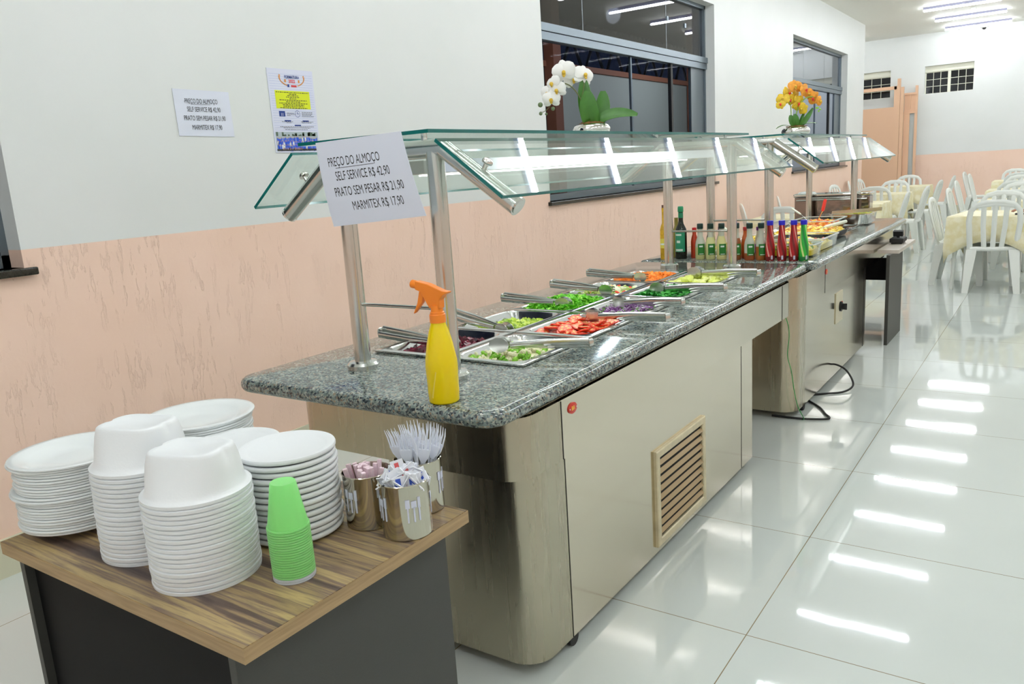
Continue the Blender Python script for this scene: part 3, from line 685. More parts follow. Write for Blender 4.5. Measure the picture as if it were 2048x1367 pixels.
for r_ in range(5):
    for c_ in range(2):
        key, lab = LAY[r_][c_]; x0, x1 = PANX[c_]; y0, y1 = PANY[r_]
        place_pan(x0, y0, 'steel food pan: ' + lab, 'steel pans in the salad counter')
        zb = ZT + .0095
        if key == 'tom':
            b = B(); scatter(b, 90, blob(.016, (1, 1, .5)), x0 + .05, x1 - .05, y0 + .05, y1 - .05, zb - .045, .01, [0])
            tag(obj('tomato_base', b, fm('tomato_flesh', (222, 62, 30), .25)), 'chopped tomato bed beneath the tomato slices in the second pan', 'tomato', kind='stuff')
            sk = fm('tomato_skin', (226, 54, 24), .2); fl = fm('tomato_slice', (240, 104, 66), .3); sd = fm('tomato_seeds', (250, 206, 130), .3)
            b = B().lathe([(.030, -.003), (.032, 0), (.030, .003)], n=20, mi=0)
            b.lathe([(.0285, .0032), (.001, .0036)], n=20, mi=1); b.lathe([(.001, -.0036), (.0285, -.0032)], n=20, mi=1)
            for k in range(5):
                a = 2 * PI * k / 5; b.sphere((.015 * math.cos(a), .015 * math.sin(a), .0034), .0065, 7, 4, (1, 1, .2), mi=2)
            mt = b.mesh('tomato_slice', [sk, fl, sd], 45)
            for k in range(58):
                o = obj('tomato_slice', mt, None); x, y = rnd(x0 + .06, x1 - .06), rnd(y0 + .06, y1 - .06)
                q = max(abs(x - (x0 + x1) / 2) / .12, abs(y - (y0 + y1) / 2) / .17)
                o.location = (x, y, zb - .022 + .022 * (1 - q * q) + rnd(-.004, .008)); o.rotation_euler = (rnd(-.1, .6), rnd(-.4, .4), rnd(0, 6)); s = rnd(.72, .95); o.scale = (s, s * rnd(.8, 1), s)
                tag(o, 'red tomato slice lying among the others in the second pan, aisle side', 'tomato slice', 'tomato slices in the second pan')
            continue
        f = FOODS[key]; b = B(); n = len(f['mats'])
        scatter(b, f['n'], f['sh'](), x0 + .036, x1 - .036, y0 + .036, y1 - .036, zb + f['z'], f['amp'], list(range(n)) + [0])
        # bed beneath the loose pieces
        b.cur = 0; b.rings([[(x, y, zb - .064) for x, y in rrect(x0 + .038, x1 - .038, y0 + .038, y1 - .038, .04, 4)], [(x, y, zb + f['z'] - .004) for x, y in rrect(x0 + .033, x1 - .033, y0 + .033, y1 - .033, .045, 4)], [(x, y, zb + f['z'] + f['amp'] * .5) for x, y in rrect(x0 + .07, x1 - .07, y0 + .08, y1 - .08, .03, 4)]], True, True)
        tag(obj(f['nm'], b, f['mats'], smooth=30), f['label'], 'food', kind='stuff')
# tongs
def tongs_proto(forked):
    b = B(); 
    for s in (-1, 1):
        b.tube([(-.2, s * .0135, .008 * s + .004), (-.06, s * .0125, .0075 * s + .004), (.07, s * .0150, .004)], [.0125, .0120, .0115], 12, flat=(1, .42))
    b.tube([(-.2, -.016, .004), (-.208, 0, .004), (-.2, .016, .004)], .0145, 12, flat=(1, .25))
    arms = b
    h = B()
    for s in (-1, 1):
        if forked and s > 0:
            h.obox((.095, s * .016, .004), (.025, 0, 0), (0, .0012, 0), (0, 0, .019))
            for k in range(4): h.obox((.128, s * .016 - .002 * s, -.011 + k * .010), (.018, -.002 * s, 0), (0, .0012, 0), (0, 0, .0022))
        else:
            n = 14; pts = [(.112 + .036 * math.cos(2 * PI * i / n), .006 + .026 * math.sin(2 * PI * i / n)) for i in range(n)]
            h.rings([[(x, s * .017, z) for x, z in pts], [(x, s * .0158 , z) for x, z in pts], [(.11 + (x - .11) * .6, s * .013, .004 + (z - .004) * .6) for x, z in pts]], True, True)
    return arms, h
def place_tongs(e, tp, label, forked=False, roll=0, scale=1.0, protos={}):
    if forked not in protos:
        a, h = tongs_proto(forked); protos[forked] = (a.mesh('arms', M['tube'], 50), h.mesh('gripping_head', M['tube'], 40))
    e, tp = Vector(e), Vector(tp); d = (tp - e).normalized()
    L = (tp - e).length; sc = L / .345 * scale
    t = thing('serving_tongs', label, 'tongs', group='steel serving tongs on the salad pans')
    yv = Vector((0, 0, 1)).cross(d).normalized(); zv = d.cross(yv)
    R_ = Matrix((d, yv, zv)).transposed().to_4x4() @ Matrix.Rotation(roll, 4, 'X')
    t.matrix_world = Matrix.Translation(e + d * .2 * sc) @ R_ @ Matrix.Scale(sc, 4)
    obj('arms', protos[forked][0], None, t); obj('gripping_head', protos[forked][1], None, t); return t
TG = [((-1.37, -.05, .878), (-1.03, -.02, .842), 'steel tongs lying across the beetroot pan', False),
      ((-1.34, .33, .885), (-1.0, .27, .835), 'steel tongs lying across the pan of green dice', False),
      ((-1.345, .72, .886), (-1.01, .745, .862), 'steel tongs lying on the heap of chopped lettuce', False),
      ((-1.345, 1.145, .886), (-1.0, 1.13, .86), 'steel fork tongs lying across the mixed salad pan', True),
      ((-1.36, 1.54, .886), (-1.02, 1.55, .862), 'steel fork tongs lying across the carrot pan', True),
      ((-.50, -.005, .885), (-.83, -.09, .872), 'steel tongs with a round head resting on the cauliflower and broccoli', False),
      ((-.435, .455, .886), (-.79, .47, .872), 'steel fork tongs resting on the tomato slices', True),
      ((-.51, .78, .884), (-.84, .80, .868), 'steel fork tongs lying across the purple cabbage', True),
      ((-.47, 1.155, .886), (-.83, 1.19, .868), 'steel tongs lying across the dark green leaves', False),
      ((-.47, 1.62, .886), (-.85, 1.70, .870), 'steel tongs with a round head on the pale green chunks', False)]
for e, tp, lab, fk in TG: place_tongs(e, tp, lab, fk)
# ------------------------------------------------------------------ hanging price sign on the guard glass
P00, P10, P11, P01 = Vector((-1.064, -.515, 1.311)), Vector((-.703, -.515, 1.335)), Vector((-.775, -.507, 1.563)), Vector((-1.112, -.507, 1.556))
def sgn(a, c, off=0):
    p = P00 * (1 - a) * (1 - c) + P10 * a * (1 - c) + P11 * a * c + P01 * (1 - a) * c
    return p + Vector((0, -.006 * math.sin(PI * c) - off, 0))
t = thing('hanging_price_sign', 'white price sign hanging from the near edge of the sneeze guard glass', 'sign', tuple(P01))
O = Matrix.Translation(-P01)
obj('paper_sheet', sheet(8, 6, lambda a, c: sgn(a, c), -.0012).xf(O), M['paper'], t, smooth=30)
sfn = lambda u, v, w_: sgn(u / 1.46, v, .0012) - P01
sl = [('PREÇO DO ALMOÇO', .41 * 1.46, .70, .112, .60), ('SELF SERVICE R$ 42,90', .475 * 1.46, .53, .112, .60), ('PRATO SEM PESAR R$ 21,90', .50 * 1.46, .345, .112, .60), ('MARMITEX R$ 17,90', .555 * 1.46, .165, .112, .60)]
obj('lettering', text_mesh(sl, sfn, 'lettering', M['ink']), None, t)
b = B(); p = [sgn(.19, .672, .0015), sgn(.63, .672, .0015), sgn(.63, .678, .0015), sgn(.19, .678, .0015)]; b.add(p, [(0, 1, 2, 3)]).xf(O); obj('underline', b, M['ink'], t, smooth=0)

# ------------------------------------------------------------------ spray bottle
t = thing('spray_bottle', 'yellow spray bottle with an orange trigger head on the granite corner', 'spray bottle', (-.622, -.6, ZT), math.radians(0))
ym = NT('yellow_translucent_plastic'); ym.prin(lin(252, 220, 2), .25, 0, Transmission_Weight=.0, Subsurface_Weight=.35, Subsurface_Radius=(.05, .04, .005), Subsurface_Scale=.6); 
obj('bottle_body', B().lathe([(.036, 0), (.0405, .004), (.042, .03), (.0425, .07), (.0435, .10), (.0425, .115), (.035, .16), (.0265, .195), (.0205, .212), (.0195, .222)], n=40), ym.m, t, smooth=40)
obj('dip_tube', B().tube([(-.004, -.0405, .02), (.012, -.039, .09), (.0, -.020, .18)], .003, 8), plain('pale_yellow_tube', (252, 226, 90), .3), t)
obj('screw_collar', B().lathe([(.0215, .217), (.0215, .238), (.019, .24), (.019, .244), (.0165, .246), (.0165, .262)], n=28), M['orange'], t)
head = B()
def slab(pts, w0): head.rings([[(x, -w0, z) for x, z in pts], [(x, w0, z) for x, z in pts]])
slab([(-.018, .255), (.018, .255), (.019, .278), (.03, .290), (.044, .296), (.046, .300), (.028, .302), (-.02, .319), (-.06, .326), (-.062, .303), (-.045, .298), (-.03, .275)], .011)
obj('spray_head', head, M['orange'], t, smooth=30, bevel=.003)
obj('nozzle', B().cyl((-.058, 0, .314), (-.078, 0, .317), .0115, 12), M['orange'], t)
b = B(); b.rings([[(x, -.006, z) for x, z in ((-.052, .300), (-.038, .294), (-.044, .268), (-.072, .240), (-.079, .236), (-.062, .266))], [(x, .006, z) for x, z in ((-.052, .300), (-.038, .294), (-.044, .268), (-.072, .240), (-.079, .236), (-.062, .266))]])
obj('trigger', b, M['orange'], t, smooth=30, bevel=.002)

# ------------------------------------------------------------------ foreground desk
def desk(label, x0, x1, y0, y1, zt, top_m, edge_m, inset=.045):
    t = thing('desk', label, 'desk', (x0, y0, 0), 0, None); O = Matrix.Translation((-x0, -y0, 0))
    def part(nm, b, mt, **kw): b.xf(O); return obj(nm, b, mt, t, smooth=0, **kw)
    b = B().box(x0, x1, y0, y1, zt - .028, zt - .0012, 1); b.box(x0 + .0015, x1 - .0015, y0 + .0015, y1 - .0015, zt - .0012, zt, 0)
    part('desk_top', b, [top_m, edge_m])
    for xa in (x0 + inset, x1 - inset - .018): part('side_panel', B().box(xa, xa + .018, y0 + .012, y1 - .03, 0, zt - .028), M['grey_lam'])
    yq = y0 + (.03 if x0 < -1.0 else .45); part('modesty_panel', B().box(x0 + inset + .018, x1 - inset - .018, yq, yq + .015, .44 if x0 > -1.0 else .02, zt - .028), M['black'])
    return t
ZD = .735
desk('wood topped desk with charcoal sides holding the stacks of plates', -1.104, -.29, -1.525, -.945, ZD, M['wood'], M['edge'])
t = thing('desk', 'pale topped dark desk at the far end of the hot food counter', 'desk', (-.34, 4.16, 0)); O = Matrix.Translation((.34, -4.16, 0))
obj('desk_top', B().box(-.41, -.262, 4.27, 5.05, .674, .70).xf(O), plain('pale_desk_top', (206, 196, 184), .3), t, smooth=0)
obj('side_panel', B().box(-.328, -.305, 4.16, 4.73, 0, .674).xf(O), M['grey_lam'], t, smooth=0)
obj('side_panel', B().box(-.92, -.90, 4.3, 4.73, 0, .61).xf(O), M['grey_lam'], t, smooth=0)
obj('modesty_panel', B().box(-.90, -.329, 4.5, 4.52, .44, .612).box(-.90, -.44, 4.3, 4.73, .595, .612).xf(O), M['black'], t, smooth=0)
t = thing('weighing_scale', 'black weighing scale on the pale topped desk beyond the counter', 'scale', (-.325, 4.75, .70))
obj('base', B().box(-.07, .03, -.09, .09, .012, .045).box(-.06, .02, -.08, .08, 0, .012), M['rubber'], t, smooth=0, bevel=.006)
obj('display_head', B().cyl((-.02, .0, .04), (-.02, .0, .06), .012, 8).obox((-.02, .0, .078), (.035, 0, 0), (0, .022, .004), (0, -.006, .02)), M['rubber'], t, smooth=0)

# ------------------------------------------------------------------ plates and containers
def plate_mesh(R, foot, h, mat, name, rim=.012):
    b = B().lathe([(foot - .006, .003), (foot - .004, 0), (foot, 0), (foot + .004, .004), (R * .78, h * .45), (R - .002, h - .0052), (R, h - .004), (R + .0003, h - .0012), (R - .0012, h), (R - rim, h - .001), (R * .74, h * .62), (R * .66, .0065), (R * .3, .0055), (.001, .0055)], n=56, cap0=True, cap1=True)
    return b.mesh(name, mat, 50)
pm = plate_mesh(.122, .072, .022, M['plate'], 'dinner_plate')
def plate_stack(cx, cy, n, pitch, dx, dy, top_label, rest_label, grp, sz=1.0, bump_at=(), tilt=0):
    for k in range(n):
        o = obj('dinner_plate', pm, None)
        f = k / max(1, n - 1); j = .006 if k in bump_at else 0
        o.location = (cx + dx * f - j + rnd(-.0012, .0012), cy + dy * f + rnd(-.0012, .0012), ZD + .0005 + pitch * k)
        s = sz * (1 + .012 * math.sin(k * 1.7)) * (1.055 if k in bump_at else 1); o.scale = (s, s, 1)
        if k == n - 1: o.scale = (s * 1.07, s * 1.07, 1.0); o.rotation_euler = (0, 0, 0)
        tag(o, top_label if k == n - 1 else rest_label, 'plate', grp)
plate_stack(-1.045, -1.375, 25, .0058, -.012, .012, 'top white dinner plate of the left stack at the desk corner', 'white dinner plate inside the left stack, below its top plate', 'white dinner plates in the left stack', bump_at=(12, 13, 23))
plate_stack(-1.0, -1.09, 26, .0058, -.012, .01, 'top white dinner plate of the rear stack near the pink wall', 'white dinner plate in the rear stack, below its top plate', 'white dinner plates in the rear stack', sz=1.03)
# foam containers, stacked upside down
def foam_mesh(R, h, name):
    n = 64; rings = []
    def ring(r, z, sq, dent=0):
        out = []
        for j in range(n):
            a = 2 * PI * j / n; c, s_ = math.cos(a), math.sin(a); e = (abs(c) ** sq + abs(s_ * 1.0) ** sq) ** (-1 / sq)
            rr = r * e
            if dent and (abs(c) > .93): rr *= 1 - dent
            out.append((rr * c * (1 if sq == 2 else 1.0), rr * s_ * (1 if sq == 2 else .72 + .28 * (2 / sq)), z))
        return out
    rings.append(ring(R - .012, .001, 2)); rings.append(ring(R, 0, 2)); rings.append(ring(R + .0005, .006, 2)); rings.append(ring(R - .006, .0085, 2)); rings.append(ring(R - .009, .012, 2))
    def top(f, z, k, sq, dent):
        out = []
        for j in range(n):
            a_ = 2 * PI * j / n; c, s_ = math.cos(a_), math.sin(a_)
            e = (abs(c) ** sq + abs(s_) ** sq) ** (-1 / sq); x, y = R * f * c * e * (1 + .06 * k), R * f * s_ * e * (1 - .20 * k)
            dd = dent * max(0, 1 - (abs(s_) / .2) ** 2) if abs(s_) < .2 else 0
            x *= 1 - dd
            out.append((x, y, z))
        return out
    rings.append(top(.875, h * .22, .1, 2.1, 0)); rings.append(top(.81, h * .5, .5, 2.6, .0)); rings.append(top(.745, h * .76, .8, 3.2, .03)); rings.append(top(.70, h * .92, .95, 3.6, .07)); rings.append(top(.68, h * .975, 1, 3.8, .08)); rings.append(top(.65, h, 1, 4, .08)); rings.append(top(.56, h, 1, 4, .0)); rings.append(top(.545, h - .001, 1, 4, .0)); rings.append(top(.1, h - .001, 1, 2, 0))
    return B().rings(rings, False, True).mesh(name, M['foam'], 60)
fmz = foam_mesh(.098, .083, 'foam_container')
def foam_stack(cx, cy, n, pitch, dx, dy, top_label, rest_label, grp, jump=()):
    z = ZD + .0005
    for k in range(n):
        o = obj('foam_container', fmz, None); f = k / (n - 1)
        o.location = (cx + dx * f + rnd(-.001, .001), cy + dy * f + rnd(-.001, .001), z); z += pitch
        o.rotation_euler = (0, 0, math.radians(18) + rnd(-.03, .03))
        tag(o, top_label if k == n - 1 else rest_label, 'foam container', grp)
foam_stack(-.572, -1.388, 19, .0091, .002, .0, 'top upturned foam container of the tall front stack', 'white foam container inside the front stack, under its top one', 'foam containers in the front stack')
foam_stack(-.775, -1.372, 20, .0094, .0, .004, 'top upturned foam container of the second stack, behind the front one', 'white foam container inside the second stack, under its top one', 'foam containers in the second stack')
# foam plates
b = B().lathe([(.06, .0), (.072, 0), (.078, .004), (.092, .0045), (.097, .0045), (.0992, .007), (.0995, .011), (.098, .0142), (.094, .0145), (.080, .0105), (.074, .008), (.001, .008)], n=56)
fp = b.mesh('foam_plate', M['foam'], 50)
def foam_plates(cx, cy, n, pitch, z0, tl, rl, grp):
    for k in range(n):
        o = obj('foam_plate', fp, None); o.location = (cx + rnd(-.0025, .0025), cy + rnd(-.002, .002), z0 + pitch * k); s = 1 + (.03 if k % 4 == 2 else 0); o.scale = (s, s, 1)
        tag(o, tl if k == n - 1 else rl, 'foam plate', grp)
foam_plates(-.567, -1.178, 14, .0128, ZD + .0005, 'top white foam plate of the stack beside the steel canisters', 'white foam plate in the stack beside the canisters, below its top one', 'foam plates in the stack by the canisters')
foam_plates(-.80, -1.135, 12, .0118, ZD + .0005, 'top white foam plate of the half hidden middle stack', 'white foam plate in the half hidden middle stack, below its top one', 'foam plates in the middle stack')
# green cups
gm = NT('green_translucent_cup'); v = gm.coord(); sx = gm.n('ShaderNodeSeparateXYZ'); gm.l(v, sx.inputs[0])
pb = gm.prin(lin(150, 238, 136), .3, 0, Subsurface_Weight=.4, Subsurface_Radius=(.02, .04, .02), Subsurface_Scale=.5, Alpha=.86)
cupm = B().lathe([(.0385, 0), (.0390, .0015), (.0385, .0035), (.0365, .004), (.0232, .084), (.022, .0855), (.001, .0855)], n=40, cap0=False).mesh('plastic_cup', gm.m, 50)
clearm = B().lathe([(.0385, 0), (.0390, .0015), (.0385, .0035), (.0365, .004), (.0232, .084), (.022, .0855), (.001, .0855)], n=40, cap0=False).mesh('plastic_cup', plain('clear_white_cup', (226, 232, 236), .3, Alpha=.75), 50)
for k in range(22):
    o = obj('plastic_cup', clearm if k < 2 else cupm, None); f = k / 21
    o.location = (-.4045 - .004 * f, -1.322 + .002 * f, ZD + .0005 + k * .0046)
    tag(o, ('clear plastic cup at the bottom of the green cup stack' if k < 2 else 'top green plastic cup standing out of the upturned stack' if k == 21 else 'green plastic cup nested in the upturned stack, below its top cup'), 'plastic cup', 'upturned green plastic cups')
# canisters
def canister(x, y, label, rz):
    t = thing('steel_canister', label, 'canister', (x, y, ZD), rz, 'steel canisters with cutlery cut-outs')
    b = B().lathe([(.048, 0), (.0505, .002), (.0505, .111), (.0518, .114), (.0500, .115), (.0485, .111), (.0485, .004), (.001, .004)], n=48); obj('body', b, M['can'], t)
    def at(a, z, r=.0511): return Vector((r * math.cos(a), r * math.sin(a), z))
    for a0, kind in ((-2.2, 0), (-1.95, 1), (-1.72, 2), (-.75, 0), (-.5, 1), (-.28, 2), (.6, 1), (2.4, 0)):
        cut = B()
        for dz, ww, hh in (((.078, .0045, .009), (.055, .0016, .016)), ((.076, .0055, .007), (.055, .0018, .016)), ((.078, .0030, .011), (.055, .0018, .015)))[kind]:
            tn = Vector((-math.sin(a0), math.cos(a0), 0)); nr = Vector((math.cos(a0), math.sin(a0), 0))
            cut.obox(at(a0, dz), tn * ww, nr * .0004, (0, 0, hh))
        obj('cutlery_cutout', cut, plain('paper_seen_through', (214, 218, 236) if True else 0, .5), t, smooth=0)
    return t
canister(-.338, -1.083, 'front right steel canister full of blue and white salt sachets', 0)
canister(-.442, -1.082, 'left steel canister holding pink printed straws', .4)
canister(-.3925, -.978, 'rear steel canister holding white plastic forks', .9)
# sachets
sp_ = B().obox((0, 0, 0), (.019, 0, 0), (0, .0012, 0), (0, 0, .013)).mesh('condiment_sachet', plain('sachet_white', (240, 242, 248), .5), 0)
for k in range(48):
    a = rnd(0, 6.3); r_ = .037 * math.sqrt(rnd(0, 1)); 
    t = thing('condiment_sachet', 'blue and white salt sachet in the heap of the front right canister', 'sachet', (-.338 + r_ * math.cos(a), -1.083 + r_ * math.sin(a), ZD + .104 + .028 * max(0, 1 - r_ / .038) + rnd(0, .008)), group='salt sachets in the front right canister', rot=(rnd(-1.1, -.1), rnd(0, 6.3), .7 + rnd(-.7, .7)))
    obj('envelope', sp_, None, t); 
    q = B().obox((rnd(-.006, .006), -.0016, rnd(-.003, .003)), (rnd(.004, .011), 0, 0), (0, .0003, 0), (0, 0, rnd(.003, .006))).obox((rnd(-.006, .006), .0016, 0), (.008, 0, 0), (0, .0003, 0), (0, 0, .003)); obj('printed_mark', q, plain('sachet_blue', (60, 96, 200), .5) if k % 5 else plain('sachet_red', (216, 90, 90), .5), t, smooth=0)
st = B().obox((0, 0, .05), (.0045, 0, 0), (0, .0035, 0), (0, 0, .05)); stm = st.mesh('drinking_straw', NTm := plain('straw_wrap', (240, 214, 222), .5, noise=.12, nscale=260), 0)
for k in range(24):
    a = rnd(0, 6.3); r_ = rnd(.004, .036)
    o = obj('drinking_straw', stm, None); o.location = (-.442 + r_ * math.cos(a) * .75, -1.082 + r_ * math.sin(a) * .75, ZD + .026); o.rotation_euler = (-.25 * math.sin(a) * r_ / .036, .25 * math.cos(a) * r_ / .036, rnd(0, 3)); 
    tag(o, 'pink printed paper straw packet in the left canister', 'straw', 'straws in the left canister')
# forks
fk = B(); 
fk.tube([(0, 0, 0), (0, .002, .05), (0, 0, .085)], .0032, 6, flat=(.5, 1.0))
pr_ = [(-.004, .085), (-.0105, .098), (-.0125, .112), (.0125, .112), (.0105, .098), (.004, .085)]
fk.rings([[(x, -.0008 + .25 * (z - .085) * .3, z) for x, z in pr_], [(x, .0012 + .25 * (z - .085) * .3, z) for x, z in pr_]])
for i in range(4): 
    x = -.0107 + i * .00713; fk.tube([(x, .0022, .111), (x, .0035, .13), (x, .001, .146)], [.0019, .0015, .0006], 5, flat=(.8, 1))
fkm = fk.mesh('plastic_fork', M['cutlery'], 40)
for k in range(15):
    a = 2 * PI * k / 15 + rnd(-.2, .2); r_ = (.012 if k % 3 == 0 else .026) + rnd(0, .006)
    o = obj('plastic_fork', fkm, None); o.location = (-.3925 + .5 * r_ * math.cos(a), -.978 + .5 * r_ * math.sin(a), ZD + .012 + rnd(0, .012)); o.rotation_euler = Euler((-.26 * math.sin(a) * r_ / .03, .26 * math.cos(a) * r_ / .03, rnd(-.6, .6))); s = 1.13; o.scale = (s, s, s)
    tag(o, 'white plastic fork standing tines up in the rear canister', 'fork', 'plastic forks in the rear canister')
# ------------------------------------------------------------------ bottles on the hot food counter
ZB = ZT + .0005
def bottle(name, label, cat, x, y, prof, mat, cap=None, capm=None, extra=None, group=None, sx=1, sy=1, rz=0, sc=1.0, n=24):
    t = thing(name, label, cat, (x, y, ZB), rz, group); t.scale = (sc, sc, sc)
    obj('bottle_body', B().lathe(prof, n=n, sx=sx, sy=sy), mat, t)
    if cap: obj('cap', B().lathe(cap, n=20), capm, t)
    if extra: extra(t)
    return t
def label_band(t, r, z0, z1, mat, name='paper_label', arc=(-2.6, -.5), sx=1, sy=1, marks=None):
    n = 12; b = B(); a0, a1 = arc
    rs = [[(sx * r * math.cos(a0 + (a1 - a0) * i / n), sy * r * math.sin(a0 + (a1 - a0) * i / n), z) for i in range(n + 1)] for z in (z0, z1)]
    b.rings(rs, False, False, closed=False); p = obj(name, b, mat, t, smooth=60)
    if marks:
        q = B()
        for (za, zb, f0, f1) in marks:
            rr = r + .0006; k = 5; A, C = a0 + (a1 - a0) * f0, a0 + (a1 - a0) * f1
            q.rings([[(sx * rr * math.cos(A + (C - A) * i / k), sy * rr * math.sin(A + (C - A) * i / k), z) for i in range(k + 1)] for z in (za, zb)], False, False, closed=False)
        obj('printed_marks', q, plain('label_print_pale', (226, 236, 226), .5), p, smooth=60)
green_l = plain('dressing_label_green', (40, 124, 44), .4); dcap = plain('dark_green_cap', (12, 52, 46), .35)
oil_prof = [(.017, 0), (.0195, .004), (.0195, .185), (.014, .205), (.0065, .225), (.006, .29), (.0065, .315), (.0045, .327)]
bottle('oil_bottle', 'slim clear bottle of golden oil behind the far guard post on the wall side', 'bottle', -1.335, 2.475, oil_prof, plain('golden_oil', (216, 170, 40), .12, noise=.25, nscale=40), [(.006, .315), (.006, .335), (.001, .336)], plain('brown_cork', (110, 70, 50), .6), lambda t: label_band(t, .0200, .07, .13, plain('oil_label', (236, 220, 90), .5), marks=((.09, .1, .2, .8),)))
gb = [(.032, 0), (.036, .006), (.036, .165), (.033, .185), (.018, .215), (.0145, .235), (.0145, .285), (.016, .29)]
def gl(t):
    label_band(t, .0366, .045, .165, plain('teal_label', (40, 150, 110), .4), marks=((.05, .062, .2, .8), (.10, .115, .3, .6), (.145, .155, .2, .7)))
    obj('neck_foil', B().lathe([(.0152, .252), (.0152, .284), (.001, .285)], n=20), plain('teal_foil', (20, 130, 90), .4), t)
bottle('vinegar_bottle', 'tall dark bottle with teal label and green cap, the tallest bottle', 'bottle', -1.232, 2.51, gb, plain('dark_green_bottle', (20, 26, 14), .08), [(.0165, .288), (.0175, .29), (.0175, .315), (.015, .322), (.001, .323)], plain('green_cap', (30, 146, 96), .4), gl)
bottle('vinegar_bottle', 'pale olive bottle half hidden behind the tall dark bottle', 'bottle', -1.30, 2.60, gb, plain('olive_bottle', (140, 130, 60), .15), [(.0165, .20), (.001, .201)], plain('olive_bottle', (140, 130, 60), .15), None, sc=.85)
sq = [(.028, 0), (.031, .004), (.031, .085), (.027, .11), (.0165, .14), (.0155, .175), (.0155, .19)]
capd = [(.0175, .185), (.0185, .187), (.0185, .212), (.017, .216), (.001, .217)]
def dressing(x, y, fill_rgb, frac, label, rz=0):
    glassy = plain('dressing_plastic', (206, 208, 190), .2); t = thing('dressing_bottle', label, 'bottle', (x, y, ZB), rz, 'square dressing bottles with dark caps')
    zf = .02 + frac * .12; k = 'dressing_%d_%d_%d' % fill_rgb
    lowp = [p for p in sq if p[1] < zf]; r_at = lambda z: next((a[0] + (c[0] - a[0]) * (z - a[1]) / (c[1] - a[1]) for a, c in zip(sq, sq[1:]) if a[1] <= z <= c[1]), .0155)
    obj('sauce_fill', B().lathe(lowp + [(r_at(zf), zf)], n=24, sx=1, sy=.8), plain(k, fill_rgb, .3), t)
    obj('bottle_upper', B().lathe([(r_at(zf), zf)] + [p for p in sq if p[1] > zf], n=24, sx=1, sy=.8), glassy, t)
    obj('cap', B().lathe(capd, n=20), dcap, t)
    label_band(t, .0318, .028, .095, green_l, arc=(-1.75, -.35), sy=.82, marks=((.032, .036, .2, .8), (.075, .085, .2, .7)))
    return t
cream_ = (226, 218, 150)
dressing(-1.10, 2.49, (206, 204, 140), .45, 'square bottle a third full of pale dressing, leftmost with a dark cap')
dressing(-1.035, 2.49, (214, 214, 150), .95, 'square bottle of pale green dressing, second with a dark cap')
dressing(-.965, 2.487, cream_, 1.0, 'square bottle of thick cream dressing, third with a dark cap')
dressing(-.875, 2.487, (150, 84, 36), .9, 'square bottle of brown dressing just behind the aisle side guard post')
dressing(-.790, 2.47, (166, 84, 40), .18, 'square bottle with little brown dressing left at its bottom')
dressing(-.722, 2.47, (168, 98, 40), .5, 'square bottle half full of brown dressing, nearest the red wrapped bottles')
thin = [(.020, 0), (.022, .004), (.022, .10), (.018, .125), (.0115, .145), (.011, .17)]
capt = [(.0125, .165), (.0135, .167), (.0135, .186), (.001, .188)]
def thinb(x, y, rgb, crgb, label, lab=None):
    t = bottle('sauce_bottle', label, 'bottle', x, y, thin, plain('sauce_%d_%d_%d' % rgb, rgb, .25), capt, plain('cap_%d_%d_%d' % crgb, crgb, .35), (lambda t: label_band(t, .0226, .03, .085, plain('band_%d_%d_%d' % lab, lab, .4), marks=((.05, .06, .3, .7),))) if lab else None, 'small round sauce bottles in the back row')
thinb(-1.165, 2.56, (196, 60, 26), (214, 36, 40), 'small orange red sauce bottle with a red cap beside the tall dark bottle')
thinb(-1.075, 2.58, (40, 44, 40), (14, 30, 26), 'small dark sauce bottle with a black cap in the back row')
thinb(-1.01, 2.59, (206, 206, 170), (110, 40, 130), 'small pale sauce bottle with a purple cap, left of the guard post', (196, 200, 150))
thinb(-.925, 2.575, (214, 214, 170), (40, 140, 66), 'small pale sauce bottle with a green cap behind the cream dressing', (90, 150, 70))
thinb(-.845, 2.56, (206, 96, 36), (196, 60, 60), 'small orange sauce bottle with a red cap, right behind the guard post')
thinb(-.765, 2.56, (214, 206, 180), (110, 30, 120), 'small pale sauce bottle with a purple label and purple cap', (120, 40, 140))
thinb(-.695, 2.555, (200, 214, 170), (20, 130, 66), 'small pale sauce bottle with a green cap beside the first red wrapped bottle', (90, 170, 60))
wrap_prof = [(.0225, 0), (.026, .004), (.027, .03), (.0275, .06), (.0265, .09), (.023, .12), (.0185, .15), (.0165, .18), (.016, .20), (.0165, .206)]
